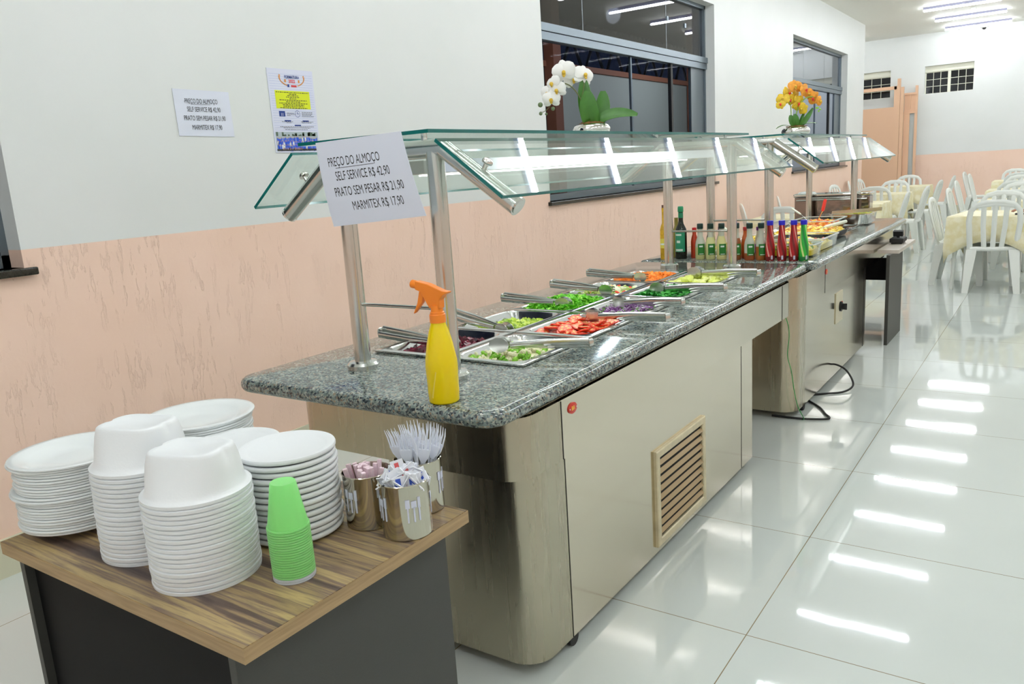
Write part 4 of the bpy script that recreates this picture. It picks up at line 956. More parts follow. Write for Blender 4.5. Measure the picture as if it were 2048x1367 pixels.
def wrapped(x, y, base, dark, light, label, gname):
    k = 'swirl_wrap_%d' % base[0]
    if k not in MATS:
        t = NT(k); v = t.coord(); s = t.n('ShaderNodeSeparateXYZ'); t.l(v, s.inputs[0])
        ang = t.math('ARCTAN2', s.outputs[1], s.outputs[0]); ph = t.math('ADD', t.math('MULTIPLY', ang, 3.0), t.math('MULTIPLY', s.outputs[2], 26))
        wv = t.math('SINE', t.math('MULTIPLY', ph, 1.0)); fr = t.math('MULTIPLY_ADD', wv, .5); 
        fr.node.inputs[2].default_value = .5
        t.prin(t.ramp(fr, [(.0, lin(*dark)), (.3, lin(*base)), (.88, lin(*base)), (.95, lin(*light)), (.985, lin(226, 220, 210)), (1, lin(*light))]), .25); MATS[k] = t.m
    t = thing('wrapped_bottle', label, 'bottle', (x, y, ZB), rnd(0, 1), 'bottles in swirled wrap with blue caps')
    obj('bottle_body', B().lathe(wrap_prof, n=28), MATS[k], t)
    obj('cap', B().lathe([(.0175, .203), (.018, .205), (.018, .226), (.0165, .229), (.001, .23)], n=24), plain('royal_blue_cap', (28, 22, 190), .35), t)
    obj('base_ring', B().lathe([(.0262, .004), (.0268, .006), (.0268, .026), (.0265, .028)], n=28), plain('base_' + k, dark, .3), t)
    q = B().obox((0, 0, 0), (.005, 0, 0), (0, .0004, 0), (0, 0, .011)); 
    o = obj('barcode_patch', q, plain('barcode_pale', (206, 206, 224), .5), t, smooth=0); a = -1.2; o.location = (.0270 * math.cos(a), .0270 * math.sin(a), .02); o.rotation_euler = (0, 0, a + PI / 2)
R_, D_, L_ = (176, 30, 34), (110, 10, 16), (226, 90, 70)
wrapped(-.664, 2.45, R_, D_, L_, 'red swirl wrapped bottle with a blue cap, first from the dressings', 0)
wrapped(-.598, 2.452, R_, D_, L_, 'red swirl wrapped bottle with a blue cap, middle of the three red ones', 0)
wrapped(-.532, 2.455, R_, D_, L_, 'red swirl wrapped bottle with a blue cap, next to the green one', 0)
wrapped(-.478, 2.458, (40, 176, 60), (20, 120, 50), (190, 226, 60), 'green swirl wrapped bottle with a blue cap, nearest the aisle', 0)

# ------------------------------------------------------------------ hot counter pans and dishes
PY2 = [(2.83 + .53 * k, 2.83 + .53 * k + .5) for k in range(4)]
pm2 = pan_mesh(0, .309, 0, .5).mesh('food_pan', M['pan'], 45)
names = (('nearest', 'second', 'third', 'farthest'), ('wall side', 'aisle side'))
for r_ in range(4):
    for c_ in range(2):
        o = obj('food_pan', pm2, None); o.location = ((-1.247, -.934)[c_], PY2[r_][0], 0)
        tag(o, 'steel pan of the hot counter, %s one on the %s' % (names[0][r_], names[1][c_]), 'food pan', 'steel pans in the hot food counter')
def heap(name, label, mats, shf, n, x0, x1, y0, y1, z0, amp):
    b = B(); b.rings([[(x, y, z0 - .03) for x, y in rrect(x0, x1, y0, y1, .02, 4)], [(x, y, z0) for x, y in rrect(x0, x1, y0, y1, .02, 4)], [(x, y, z0 + amp * .6) for x, y in rrect(x0 + .05, x1 - .05, y0 + .05, y1 - .05, .02, 4)]])
    scatter(b, n, shf, x0 + .015, x1 - .015, y0 + .015, y1 - .015, z0, amp, list(range(len(mats)))); tag(obj(name, b, mats, smooth=30), label, 'food', kind='stuff')
Yf = [fm('yellow_food', (236, 196, 30), .35), fm('yellow_food_pale', (244, 226, 120), .4), fm('yellow_food_brown', (196, 150, 40), .4)]
heap('yellow_rice', 'yellow food in the nearest wall side pan of the hot counter', Yf, cube(.011), 220, -1.215, -.97, 2.87, 3.29, ZT - .0, .015)
heap('yellow_stew', 'yellow food in the second wall side pan of the hot counter', Yf, blob(.014, (1, 1, .5)), 160, -1.215, -.97, 3.40, 3.82, ZT, .015)
def glass_dish(label, x0, x1, y0, y1, z0, h, rim_m=None, wall_m=None, th=.005, nm='glass_dish'):
    t = thing(nm, label, 'dish', ((x0 + x1) / 2, (y0 + y1) / 2, z0)); O = Matrix.Translation(-t.location)
    f = .012; o0 = rrect(x0 + f, x1 - f, y0 + f, y1 - f, .03, 5); o1 = rrect(x0, x1, y0, y1, .035, 5); i1 = rrect(x0 + th, x1 - th, y0 + th, y1 - th, .03, 5); i0 = rrect(x0 + f + th, x1 - f - th, y0 + f + th, y1 - f - th, .026, 5)
    r = lambda q, z: [(x, y, z) for x, y in q]
    obj('dish_wall', B().rings([r(o0, z0), r(o1, z0 + h), r(i1, z0 + h), r(i0, z0 + th)]).xf(O), wall_m or M['dishglass'], t, smooth=50)
    rim = rrect(x0 - .006, x1 + .006, y0 - .006, y1 + .006, .04, 5)
    obj('rim', B().rings([r(rim, z0 + h - .003), r(rim, z0 + h + .003), r(i1, z0 + h + .003), r(i1, z0 + h - .003)], False, False).xf(O), rim_m or plain('pale_glass_rim', (216, 226, 220), .15), t, smooth=50)
    return t
zg = ZT + .0105
heap('cassava_dish_food', 'yellow fried food inside the nearest glass dish on the aisle side', [fm('fried_yellow', (240, 206, 40), .4), fm('fried_gold', (216, 170, 20), .35), fm('fried_pale', (248, 232, 140), .4), fm('herb_green', (110, 150, 40), .4)], blob(.016, (1, 1, .6)), 170, -.745, -.475, 2.60, 2.80, zg + .03, .03)
glass_dish('clear glass baking dish of yellow food beside the blue capped bottles', -.765, -.452, 2.575, 2.81, ZB, .075)
heap('crumble_dish_food', 'yellow crumbled food in the white rimmed glass dish, second on the aisle side', [fm('fried_yellow', (240, 206, 40), .4), fm('fried_pale', (248, 232, 140), .4), fm('ham_pink', (216, 130, 110), .4)], blob(.014, (1, 1, .6)), 120, -.80, -.50, 2.88, 3.26, zg + .025, .02)
glass_dish('white rimmed glass dish of crumbled yellow food, second on the aisle side', -.825, -.47, 2.85, 3.29, zg, .07, plain('white_rim', (240, 242, 240), .2))
t = glass_dish('black baking tray of golden gratin on the aisle side of the hot counter', -1.0, -.56, 3.50, 4.0, zg, .035, M['rubber'], M['rubber'], nm='baking_tray')
heap('gratin', 'golden gratin with browned patches in the black tray', [fm('gratin_gold', (244, 206, 70), .4), fm('gratin_pale', (250, 228, 120), .4), fm('gratin_brown', (206, 136, 60), .4)], blob(.018, (1, 1, .5)), 230, -.98, -.58, 3.52, 3.98, zg + .035, .022)
glass_dish('deep glass dish of orange casserole with a red handled spatula', -1.03, -.70, 4.12, 4.62, zg, .075)
heap('orange_casserole', 'orange tomato casserole inside the deep glass dish', [fm('casserole_orange', (244, 150, 50), .4), fm('casserole_yellow', (248, 200, 70), .4), fm('casserole_red', (224, 96, 40), .4)], blob(.02, (1, 1, .5)), 170, -1.01, -.72, 4.15, 4.59, zg + .03, .02)
glass_dish('steel sided dish of green vegetables at the far end of the hot counter', -.86, -.56, 4.72, 5.08, zg, .08, M['pan'], M['pan'], nm='deep_dish')
heap('green_vegetables', 'green and yellow vegetables in the far steel sided dish', [fm('veg_olive', (176, 170, 50), .4), fm('veg_green', (120, 140, 40), .4)], blob(.022), 70, -.84, -.58, 4.75, 5.05, zg + .05, .02)
# utensils
def utensil(name, label, cat, a, h, c, head, hm, width=.03, hr=.011, neck=M['chrome'], headm=None):
    a, h, c = Vector(a), Vector(h), Vector(c); t = thing(name, label, cat, tuple(a), group=None); O = Matrix.Translation(-a)
    obj('handle', B().tube([a, a + (h - a) * .15, a + (h - a) * .85, h], [hr * .8, hr, hr, hr * .7], 12).xf(O), hm, t)
    obj('neck', B().tube([h, c], .0035, 8).xf(O), neck, t)
    d = (c - h).normalized(); side = d.cross(Vector((0, 0, 1))).normalized(); nn = side.cross(d)
    b = B()
    if head == 'spatula':
        b.rings([[c + side * s_ * width * .25 + nn * .001 for s_ in (-1, 1)] + [c + side * .25 * width * -s_ * -1 - nn * .001 for s_ in (-1, 1)][::-1], [c + d * .03 + side * width * s_ + nn * .001 for s_ in (-1, 1)] + [c + d * .03 + side * width * s_ - nn * .001 for s_ in (1, -1)], [c + d * .085 + side * width * s_ + nn * .001 for s_ in (-1, 1)] + [c + d * .085 + side * width * s_ - nn * .001 for s_ in (1, -1)]])
    else: b.sphere(tuple(c + d * .03), .03, 14, 8, (1, 1, .45))
    obj('blade' if head == 'spatula' else 'bowl', b.xf(O), headm or M['chrome'], t); return t
wp = plain('ivory_handle', (232, 234, 216), .35)
utensil('serving_spatula', 'spatula with a red handle standing in the orange casserole', 'spatula', (-.80, 4.32, 1.085), (-.82, 4.32, .995), (-.86, 4.34, .925), 'spatula', M['red_sil'], .04, .013, headm=M['foam'])
utensil('serving_spoon', 'white handled serving spoon leaning in the orange casserole', 'serving spoon', (-1.11, 4.52, 1.01), (-1.03, 4.50, .96), (-.96, 4.42, .915), 'spoon', wp, hr=.008)
utensil('serving_spatula', 'white handled spatula resting on the gratin tray towards the aisle', 'spatula', (-.56, 3.92, .945), (-.68, 3.78, .915), (-.74, 3.70, .905), 'spatula', wp, .03, .013)
utensil('serving_spatula', 'white handled spatula leaning in the wall side pan, in front of the plastic chairs', 'spatula', (-1.27, 3.32, .975), (-1.2, 3.29, .935), (-1.11, 3.25, .885), 'spatula', wp, .03, .012)
utensil('serving_spoon', 'white plastic spoon lying in the nearest glass dish of yellow food', 'serving spoon', (-.60, 3.05, .905), (-.56, 2.98, .90), (-.53, 2.92, .90), 'spoon', M['plastic'], hr=.014, headm=M['plastic'])
t = thing('serving_tongs', 'long steel tongs laid across the far dish of the hot counter', 'tongs', (-.48, 4.75, .965))
O = Matrix.Translation(-t.location)
for s in (0, 1): obj('arm', B().obox((-.66, 4.75 + .012 * s, .956 + s * .009), (.19, -.004 * s, .012), (0, .0035, 0), (0, 0, .009)).xf(O), M['tube'], t, smooth=0)
# steel food warmer
t = thing('food_warmer', 'shiny steel warmer box standing at the far end of the hot counter', 'food warmer', (-.96, 5.345, ZB))
X0, X1, Y0_, Y1_, Z1_ = -1.29, -.66, 5.27, 5.42, 1.085
O = Matrix.Translation(-t.location)
obj('body', B().box(X0, X1, Y0_, Y1_, ZB, Z1_ - .03).xf(O), m_steel('warmer_steel', (150, 140, 134), .06, bump=.15, bs=6), t, smooth=0, bevel=.008)
obj('lid', B().box(X0 - .01, X1 + .01, Y0_ - .012, Y1_ + .012, Z1_ - .028, Z1_).xf(O), M['chrome'], t, smooth=0, bevel=.01)
obj('front_rail', B().cyl((X0 + .02, Y0_ - .012, Z1_ - .055), (X1 - .02, Y0_ - .012, Z1_ - .055), .008, 10).xf(O), M['chrome'], t)
obj('lid_knob', B().lathe([(.08, 0), (.07, .012), (.03, .018), (.001, .02)], (-1.20, 5.345, Z1_), 24).xf(O), M['plate'], t)

# ------------------------------------------------------------------ orchids
def petal(b, c, d, up, L, W, mi=0, curl=.25):
    c, d, up = Vector(c), Vector(d).normalized(), Vector(up).normalized(); s = d.cross(up).normalized(); up = s.cross(d)
    N_ = 6; rows = []
    for i in range(N_ + 1):
        f = i / N_; wd = W * math.sin(PI * min(1, f * .88 + .08)) ** .6; z = -curl * L * f * f
        rows.append([c + d * L * f + s * wd * q + up * (z - abs(q) ** 2 * wd * .25) for q in (-1, -.5, 0, .5, 1)])
    vs = [p for r in rows for p in r]; vs2 = [p - up * .0012 for p in vs]; n = len(vs); fs = []
    for i in range(N_):
        for j in range(4):
            a = i * 5 + j; fs.append((a, a + 1, a + 6, a + 5)); fs.append((n + a + 5, n + a + 6, n + a + 1, n + a))
    for i in range(N_): a = i * 5; fs.append((a, a + 5, a + 5 + n, a + n)); a += 4; fs.append((a + n, a + 5 + n, a + 5, a))
    fs.append(tuple(range(N_ * 5 + 4, N_ * 5 - 1, -1)) + tuple(n + N_ * 5 + j for j in range(5)))
    b.add(vs + vs2, fs, mi)
def flower(parent, O, c, nrm, R, pm_, lm, name='flower', roll=0):
    c, nrm = Vector(c), Vector(nrm).normalized(); up0 = Vector((0, 0, 1)); r = up0.cross(nrm).normalized(); u = nrm.cross(r)
    b = B(); dirr = lambda a: r * math.cos(a + roll) + u * math.sin(a + roll)
    for a in (90, 215, 325): petal(b, c - nrm * .003, dirr(math.radians(a)), nrm, R * .98, R * .40)
    for a in (20, 160): petal(b, c + nrm * .002, dirr(math.radians(a)), nrm, R * 1.02, R * .62, curl=.15)
    f = obj(name, b.xf(O), pm_, parent, smooth=60)
    q = B().sphere(tuple(c + nrm * .010 - u * .004), .0085, 8, 6, (1, 1, 1)); petal(q, c + nrm * .006, (nrm * .8 - u).normalized(), nrm, R * .42, R * .16, curl=.5)
    obj('lip', q.xf(O), lm, f, smooth=60)
def oleaf(parent, O, pts, W, name='leaf', up=(0, -.3, 1)):
    pts = [Vector(p) for p in pts]; n = len(pts); rows = []; up = Vector(up)
    for i, p in enumerate(pts):
        d = (pts[min(i + 1, n - 1)] - pts[max(i - 1, 0)]).normalized(); s = d.cross(up).normalized(); f = i / (n - 1); wd = W * max(.10, math.sin(PI * min(.97, f * .86 + .11)) ** .5)
        nn = s.cross(d)
        rows.append([p + s * wd * q + nn * abs(q) * wd * .3 for q in (-1, -.55, 0, .55, 1)])
    vs = [p for r in rows for p in r]; nn = Vector((0, .002, -.0012)); m_ = len(vs); vs += [p + nn for p in vs]; fs = []
    for i in range(n - 1):
        for j in range(4):
            a = i * 5 + j; fs.append((a, a + 1, a + 6, a + 5)); fs.append((m_ + a + 5, m_ + a + 6, m_ + a + 1, m_ + a))
    for i in range(n - 1): a = i * 5; fs.append((a, a + 5, a + 5 + m_, a + m_)); a += 4; fs.append((a + m_, a + 5 + m_, a + 5, a))
    obj(name, B().add(vs, fs).xf(O), M['green_leaf'], parent, smooth=60)
def bez(p, n=8):
    P = [Vector(q) for q in p]
    def ev(t):
        Q = P[:]
        while len(Q) > 1: Q = [Q[i].lerp(Q[i + 1], t) for i in range(len(Q) - 1)]
        return Q[0]
    return [ev(i / n) for i in range(n + 1)]
ZG = 1.5615
# right / up axes of the image plane around the orchids (true directions in the room)
RX = Vector((.8255, .5609, 0)).normalized(); UZ = Vector((0, 0, 1)); TO = Vector((.56, -.82, 0)).normalized()
def orchid(label, base, S, build):
    t = thing('potted_orchid', label, 'orchid', base); O = Matrix.Translation(-Vector(base)); bs = Vector(base)
    P = lambda x, z, y=0: bs + RX * x * S + UZ * z * S + TO * y * S
    b = B().lathe([(.04, 0), (.062, .004), (.082, .02), (.086, .034), (.078, .05), (.062, .058), (.058, .056), (.06, .045), (.001, .042)], base, 40)
    for i in range(len(b.v)): p = Vector(b.v[i]); b.v[i] = tuple(bs + (p - bs) * S)
    obj('silver_bowl', b.xf(O), M['chrome'], t, smooth=60)
    b = B().sphere((0, 0, 0), 1, 16, 8, (.058 * S, .058 * S, .014 * S)).xf(Matrix.Translation(bs + UZ * .055 * S))
    for k in range(60):
        a = rnd(0, 6.3); r_ = rnd(.01, .062) * S; q = bs + Vector((r_ * math.cos(a), r_ * math.sin(a), (.060 + rnd(0, .006)) * S)); b.tube([q, q + Vector((rnd(-.015, .015), rnd(-.015, .015), rnd(-.006, .006))) * S], .0016 * S, 4)
    obj('moss', b.xf(O), M['moss'], t); build(t, O, P, S); return t
def white_orchid(t, O, P, S):
    oleaf(t, O, [P(-.005, .058, .02), P(-.02, .10, .028), P(-.022, .15, .03), P(-.012, .19, .02)][0:1] + bez([P(0, .06, .01), P(-.02, .12, .03), P(-.012, .20, .02)], 9), .042 * S, up=tuple(TO))
    oleaf(t, O, bez([P(-.01, .06, -.01), P(-.03, .15, 0), P(-.025, .26, -.02)], 9), .033 * S, up=tuple(TO))
    oleaf(t, O, bez([P(.02, .06, -.01), P(.06, .10, -.01), P(.06, .20, -.02)], 9), .036 * S, up=tuple(TO))
    oleaf(t, O, bez([P(.02, .062, .01), P(.09, .115, .03), P(.20, .082, .06)], 9), .026 * S, up=tuple(TO * .9 + UZ * .5))
    stem = bez([P(-.015, .055), P(-.03, .16), P(-.055, .215), P(-.085, .25), P(-.135, .268), P(-.165, .235), P(-.175, .2)], 16)
    obj('stem', B().tube(stem, .0028 * S, 8).xf(O), M['stem'], t)
    obj('stem', B().tube(bez([P(-.04, .175), P(-.03, .2), P(-.025, .24)], 5), .002 * S, 6).xf(O), M['stem'], t)
    obj('stem', B().tube(bez([P(-.17, .2), P(-.17, .14), P(-.21, .12), P(-.235, .12)], 8), .0015 * S, 6).xf(O), M['stem'], t)
    for x, z, r in ((-.228, .155, .0115), (-.228, .117, .0085), (-.172, .135, .009), (-.203, .113, .006)):
        obj('bud', B().sphere(tuple(P(x, z, .01)), r * S, 12, 8).xf(O), M['bud'], t)
    for x, z, y, r, nx, nz, ro in ((-.115, .292, .01, .054, -.15, .0, .2), (-.022, .275, -.01, .05, .5, .25, -.3), (-.072, .262, -.02, .045, .4, -.2, .5), (-.167, .245, .01, .038, -.9, .1, .3), (-.150, .215, .02, .042, -.4, -.1, .1), (-.190, .205, -.01, .042, -.6, .1, -.2), (-.178, .175, .02, .042, -.15, -.05, 0)):
        flower(t, O, P(x, z, y), TO + RX * nx + UZ * nz, r * S, M['petal_w'], M['yellow'], roll=ro)
def orange_orchid(t, O, P, S):
    oleaf(t, O, bez([P(-.01, .06, .02), P(-.04, .09, .04), P(-.045, .13, .03)], 6), .022 * S, up=tuple(TO))
    oleaf(t, O, bez([P(-.01, .06, .02), P(-.01, .1, .04), P(-.02, .135, .03)], 6), .02 * S, up=tuple(TO))
    oleaf(t, O, bez([P(.02, .06, .01), P(.05, .09, .02), P(.10, .165, .01)], 6), .016 * S, up=tuple(TO))
    oleaf(t, O, bez([P(.015, .06, 0), P(.03, .09, 0), P(.055, .15, -.01)], 6), .011 * S, up=tuple(TO))
    oleaf(t, O, bez([P(.02, .062, 0), P(.06, .085, .02), P(.12, .072, .03)], 6), .011 * S)
    oleaf(t, O, bez([P(-.03, .062, 0), P(-.08, .085, .02), P(-.13, .055, .03)], 6), .010 * S)
    obj('stem', B().tube(bez([P(-.01, .055), P(0, .15), P(.01, .23), P(.09, .27), P(.15, .2)], 12), .0035 * S, 8).xf(O), plain('fresh_stem', (130, 170, 60), .4), t)
    obj('stem', B().tube(bez([P(-.03, .055), P(-.03, .15), P(-.02, .25), P(-.06, .24), P(-.12, .2)], 12), .003 * S, 8).xf(O), plain('fresh_stem', (130, 170, 60), .4), t)
    F = ((-.005, .30, .045, 0), (.05, .275, .042, 0), (.085, .255, .03, 0), (.105, .225, .04, 0), (.14, .205, .03, 0), (-.04, .265, .042, 1), (-.08, .235, .042, 1), (-.10, .20, .03, 1), (0, .245, .042, 1), (.015, .20, .045, 1), (.03, .165, .036, 1), (-.03, .225, .035, 1))
    for i, (x, z, r, k) in enumerate(F):
        flower(t, O, P(x, z, .02 * math.sin(i * 2.1)), TO + RX * (.7 * math.sin(i * 1.7)) + UZ * .25 * math.cos(i), r * S, M['petal_y'] if k else M['petal_o'], M['red_sil'] if i % 2 else M['yellow'], roll=i * .5)
    for x, z in ((.135, .165), (.148, .155), (.14, .145), (.125, .165)): obj('bud', B().sphere(tuple(P(x, z)), .006 * S, 8, 6).xf(O), plain('lime_bud', (150, 210, 70), .4), t)
orchid('white orchid with yellow centres in a silver bowl on the near sneeze guard', (-.955, .90, ZG), .93, white_orchid)
orchid('orange and yellow orchid in a silver bowl on the far sneeze guard', (-.93, 3.95, ZG), 1.18, orange_orchid)
# ------------------------------------------------------------------ plastic chairs and tables
def chair_proto():
    t = thing('plastic_chair', '', 'chair', group='white plastic chairs'); W = M['plastic']
    b = B(); n = 4; vs = []
    hw0, hw1 = .20, .225
    out = [(-.195, -.20), (.195, -.20), (.225, .0), (.22, .2), (-.22, .2), (-.225, 0)]
    seat = B().rings([[(x, y, .405) for x, y in out], [(x * 1.02, y * 1.02, .425) for x, y in out], [(x * .98, y * .98, .440) for x, y in out], [(x * .85, y * .85, .430) for x, y in out]])
    obj('seat', seat, W, t, smooth=50)
    def bk(x, z): return Vector((x, -.195 - (z - .42) * .22 - .03 * (z - .42), z))
    arch = [bk(-.19, .41), bk(-.20, .55), bk(-.212, .70), bk(-.20, .80), bk(-.15, .855), bk(-.07, .88), bk(.07, .88), bk(.15, .855), bk(.20, .80), bk(.212, .70), bk(.20, .55), bk(.19, .41)]
    bb = B().tube(arch, .025, 8, flat=(1, .55))
    for x in (-.09, 0, .09): bb.tube([bk(x * .8, .43), bk(x, .65), bk(x * 1.05, .875)], .022, 6, flat=(1, .4))
    bb.tube([bk(-.19, .43), bk(0, .425), bk(.19, .43)], .022, 8)
    bb.tube([bk(-.15, .845), bk(0, .868), bk(.15, .845)], .024, 8, flat=(1, .5))
    obj('backrest', bb, W, t, smooth=60)
    for x, y, dx, dy in ((-.19, -.19, -.035, -.06), (.19, -.19, .035, -.06), (-.20, .18, -.02, .03), (.20, .18, .02, .03)):
        c0, c1 = Vector((x, y, .42)), Vector((x + dx, y + dy, 0))
        sx, sy = (1 if x > 0 else -1), (1 if y > 0 else -1)
        def sec(c, w_): return [c + Vector((sx * w_ * .5, sy * w_ * .5, 0)), c + Vector((-sx * w_ * .9, sy * w_ * .5, 0)), c + Vector((-sx * w_ * .9, sy * w_ * .1, 0)), c + Vector((sx * w_ * .1, sy * w_ * .1, 0)), c + Vector((sx * w_ * .1, -sy * w_ * .9, 0)), c + Vector((sx * w_ * .5, -sy * w_ * .9, 0))]
        obj('leg', B().rings([sec(c0, .066), sec(c0.lerp(c1, .5), .052), sec(c1, .038)]), W, t, smooth=30)
    return t
CH0 = [chair_proto()]; first_chair = [True]
def chair(x, y, deg, label, group='white plastic chairs around the tables', z=0, s=1.0):
    t = CH0[0] if first_chair[0] else copy_tree(CH0[0]); first_chair[0] = False
    t.location = (x, y, z); t.rotation_euler = (0, 0, math.radians(deg)); t['label'] = label; t['group'] = group; t.scale = (s, s, s); return t
def table(x, y, half, label, clabel, rz=0, drop=.30, hz=.735):
    t = thing('plastic_table', label, 'table', (x, y, 0), math.radians(rz), 'plastic tables under cream cloths')
    obj('table_top', B().box(-half + .02, half - .02, -half + .02, half - .02, hz - .04, hz - .005), M['plastic'], t, smooth=0)
    for sx in (-1, 1):
        for sy in (-1, 1): obj('leg', B().cyl((sx * (half - .07), sy * (half - .07), hz - .04), (sx * (half - .05), sy * (half - .05), 0), .022, 10, .018), M['plastic'], t)
    # cloth laid square with corners hanging lower and folds
    n = 40; rings = []; L = half + .005
    def edge(i):
        f = i / n * 4; k = int(f) % 4; q = (f - int(f)) * 2 - 1
        c = [(q, -1), (1, q), (-q, 1), (-1, -q)][k]; return c[0], c[1], abs(q)
    rr = []
    for lev, (dz, outw) in enumerate(((0, 0), (-.012, .006), (-.10, .012), (-.22, .022), (-1, .03))):
        ring = []
        for i in range(n):
            ex, ey, q = edge(i); dd = drop * (.8 + .75 * q ** 2.2); z = hz + (dz if dz > -1 else -dd) if lev else hz
            if lev in (2, 3): z = hz - dd * (.33 if lev == 2 else .68)
            wv = .022 * math.sin(i * 1.9) * (lev / 4) ** 1.2; o_ = 1 + (outw + wv) / L
            cz = .96 if q > .98 and lev == 4 else 1
            ring.append((ex * L * o_ * cz, ey * L * o_ * cz, z))
        rr.append(ring)
    b = B().rings([[(x_ * .5, y_ * .5, hz + .002) for x_, y_, z_ in rr[0]]] + [[(p[0], p[1], p[2] + .002) for p in rr[0]]] + rr[1:] , True, False)
    o = obj('tablecloth', b, M['cloth'], None, smooth=60, loc=(x, y, 0), rot=(0, 0, math.radians(rz))); md = o.modifiers.new('cloth_thickness', 'SOLIDIFY'); md.thickness = .002; md.offset = 1
    tag(o, clabel, 'tablecloth', 'cream tablecloths')
TB = [(.20, 7.22, .38, 'nearest plastic table on the right, behind the closest chair', 'cream cloth draped over the nearest table on the right'),
      (.22, 9.3, .36, 'plastic table second from the camera in the right row', 'cream cloth on the second table of the right row'),
      (.12, 11.9, .36, 'plastic table third from the camera in the right row', 'cream cloth on the third table of the right row'),
      (-.02, 15.2, .36, 'plastic table of the right row nearest the far wall', 'cream cloth on the right row table nearest the far wall'),
      (-1.9, 7.45, .38, 'plastic table between the pink wall and the hot counter', 'cream cloth on the table behind the bottles by the pink wall'),
      (-1.62, 9.6, .36, 'plastic table behind the steel warmer in the left row', 'cream cloth on the left row table behind the steel warmer'),
      (-1.68, 11.9, .36, 'plastic table in the middle of the left row', 'cream cloth on the middle table of the left row'),
      (-1.72, 14.4, .38, 'plastic table of the left row nearest the salmon screen', 'cream cloth on the left row table nearest the salmon screen')]
for i, a in enumerate(TB): table(*a, rz=(-8, 0, 0, 0, 0, 0, 0, 0)[i])
CH = [(.155, 6.98, 6, 'white plastic chair with its back to the camera, closest on the right'),
      (-.14, 7.42, -92, 'white plastic chair at the left side of the nearest right table'),
      (-.19, 9.35, -92, 'white plastic chair at the left side of the second right table'),
      (.15, 8.06, 178, 'white plastic chair facing the camera across the nearest right table'),
      (.30, 8.75, 0, 'greyish plastic chair back rising behind the nearest right table'),
      (.25, 10.1, 180, 'white plastic chair on the far side of the second right table'),
      (.16, 11.2, 0, 'white plastic chair on the near side of the third right table'),
      (-.34, 11.7, -92, 'white plastic chair at the left side of the third right table'),
      (.14, 12.75, 180, 'white plastic chair on the far side of the third right table'),
      (.06, 14.4, 0, 'white plastic chair on the near side of the last right table'),
      (-.42, 14.6, -92, 'white plastic chair at the left side of the last right table'),
      (-.62, 15.9, -94, 'white plastic chair standing left of the last right table, by the far wall'),
      (-.1, 16.2, 180, 'white plastic chair facing the camera by the far wall on the right'),
      (-1.22, 14.05, 88, 'white plastic chair seen side on, at the right of the last left table'),
      (-1.22, 12.25, 86, 'white plastic chair seen side on, second nearest of the left row aisle chairs'),
      (-1.16, 10.3, 88, 'white plastic chair on the aisle side behind the counter end'),
      (-1.2, 8.9, 92, 'white plastic chair nearest behind the counter end, facing the wall'),
      (-1.85, 15.25, 180, 'white plastic chair facing the camera at the last left table'),
      (-1.70, 12.75, 180, 'white plastic chair on the far side of the middle left table'),
      (-1.62, 11.1, 0, 'white plastic chair on the near side of the middle left table'),
      (-1.72, 8.85, 4, 'white plastic chair back showing above the steel warmer'),
      (-2.28, 14.5, -100, 'white plastic chair by the wall beside the last left table'),
      (-2.28, 13.7, -80, 'white plastic chair by the wall in front of the salmon screen'),
      (-2.2, 12.1, -100, 'white plastic chair by the wall at the middle left table'),
      (-2.2, 7.5, -66, 'white plastic chair against the pink wall, left of the table behind the bottles'),
      (-2.2, 9.0, -72, 'white plastic chair against the pink wall behind the blue capped bottles'),
      (-1.9, 8.3, 180, 'white plastic chair on the far side of the table behind the bottles'),
      (-1.78, 6.85, 4, 'white plastic chair with its back to the camera behind the blue capped bottles')]
CH.append((.85, 7.15, 88, 'white plastic chair under the seated person at the frame edge'))
for a in CH: chair(*a)

# ------------------------------------------------------------------ seated person at the nearest table, only the hand in frame
def skin_body(name, joints, edges, mat, parent=None, root=0, lv=2):
    me = bpy.data.meshes.new(name); me.from_pydata([j[:3] for j in joints], edges, []); me.materials.append(mat)
    o = bpy.data.objects.new(name, me); COL.objects.link(o)
    if parent: o.parent = parent
    md = o.modifiers.new('skin', 'SKIN'); md.use_smooth_shade = True
    if not me.skin_vertices: me.attributes  # layer is made by the modifier
    sv = me.skin_vertices[0].data if me.skin_vertices else None
    if sv is None: return o
    for i, j in enumerate(joints):
        r = j[3] if isinstance(j[3], tuple) else (j[3], j[3]); sv[i].radius = r; sv[i].use_root = (i == root)
    s = o.modifiers.new('sub', 'SUBSURF'); s.levels = lv; s.render_levels = lv
    return o
t = thing('person', 'seated person in a navy shirt, only one hand in frame on a dark phone', 'person', (.80, 7.15, 0))
px, py = .80, 7.15
J = [(0, 0, .50, (.14, .12)), (0, 0, .70, (.13, .11)), (-.01, 0, .90, (.15, .12)), (0, 0, 1.00, (.12, .1)), (0, 0, 1.08, .05), (-.01, 0, 1.15, .075), (-.015, 0, 1.25, .085),
     (.0, -.19, .97, .06), (-.06, -.25, .80, .045), (-.24, -.20, .79, .036), (-.345, -.17, .778, .026),
     (.0, .19, .97, .06), (-.06, .25, .80, .045), (-.26, .15, .79, .03),
     (-.05, -.1, .50, .085), (-.26, -.13, .50, .065), (-.22, -.13, .07, .04), (-.30, -.13, .04, .035),
     (-.05, .1, .50, .085), (-.26, .13, .50, .065), (-.22, .13, .07, .04), (-.30, .13, .04, .035)]
E_ = [(0, 1), (1, 2), (2, 3), (3, 4), (4, 5), (5, 6), (3, 7), (7, 8), (8, 9), (9, 10), (3, 11), (11, 12), (12, 13), (0, 14), (14, 15), (15, 16), (16, 17), (0, 18), (18, 19), (19, 20), (20, 21)]
skin_body('body', J, E_, M['shirt'], t)
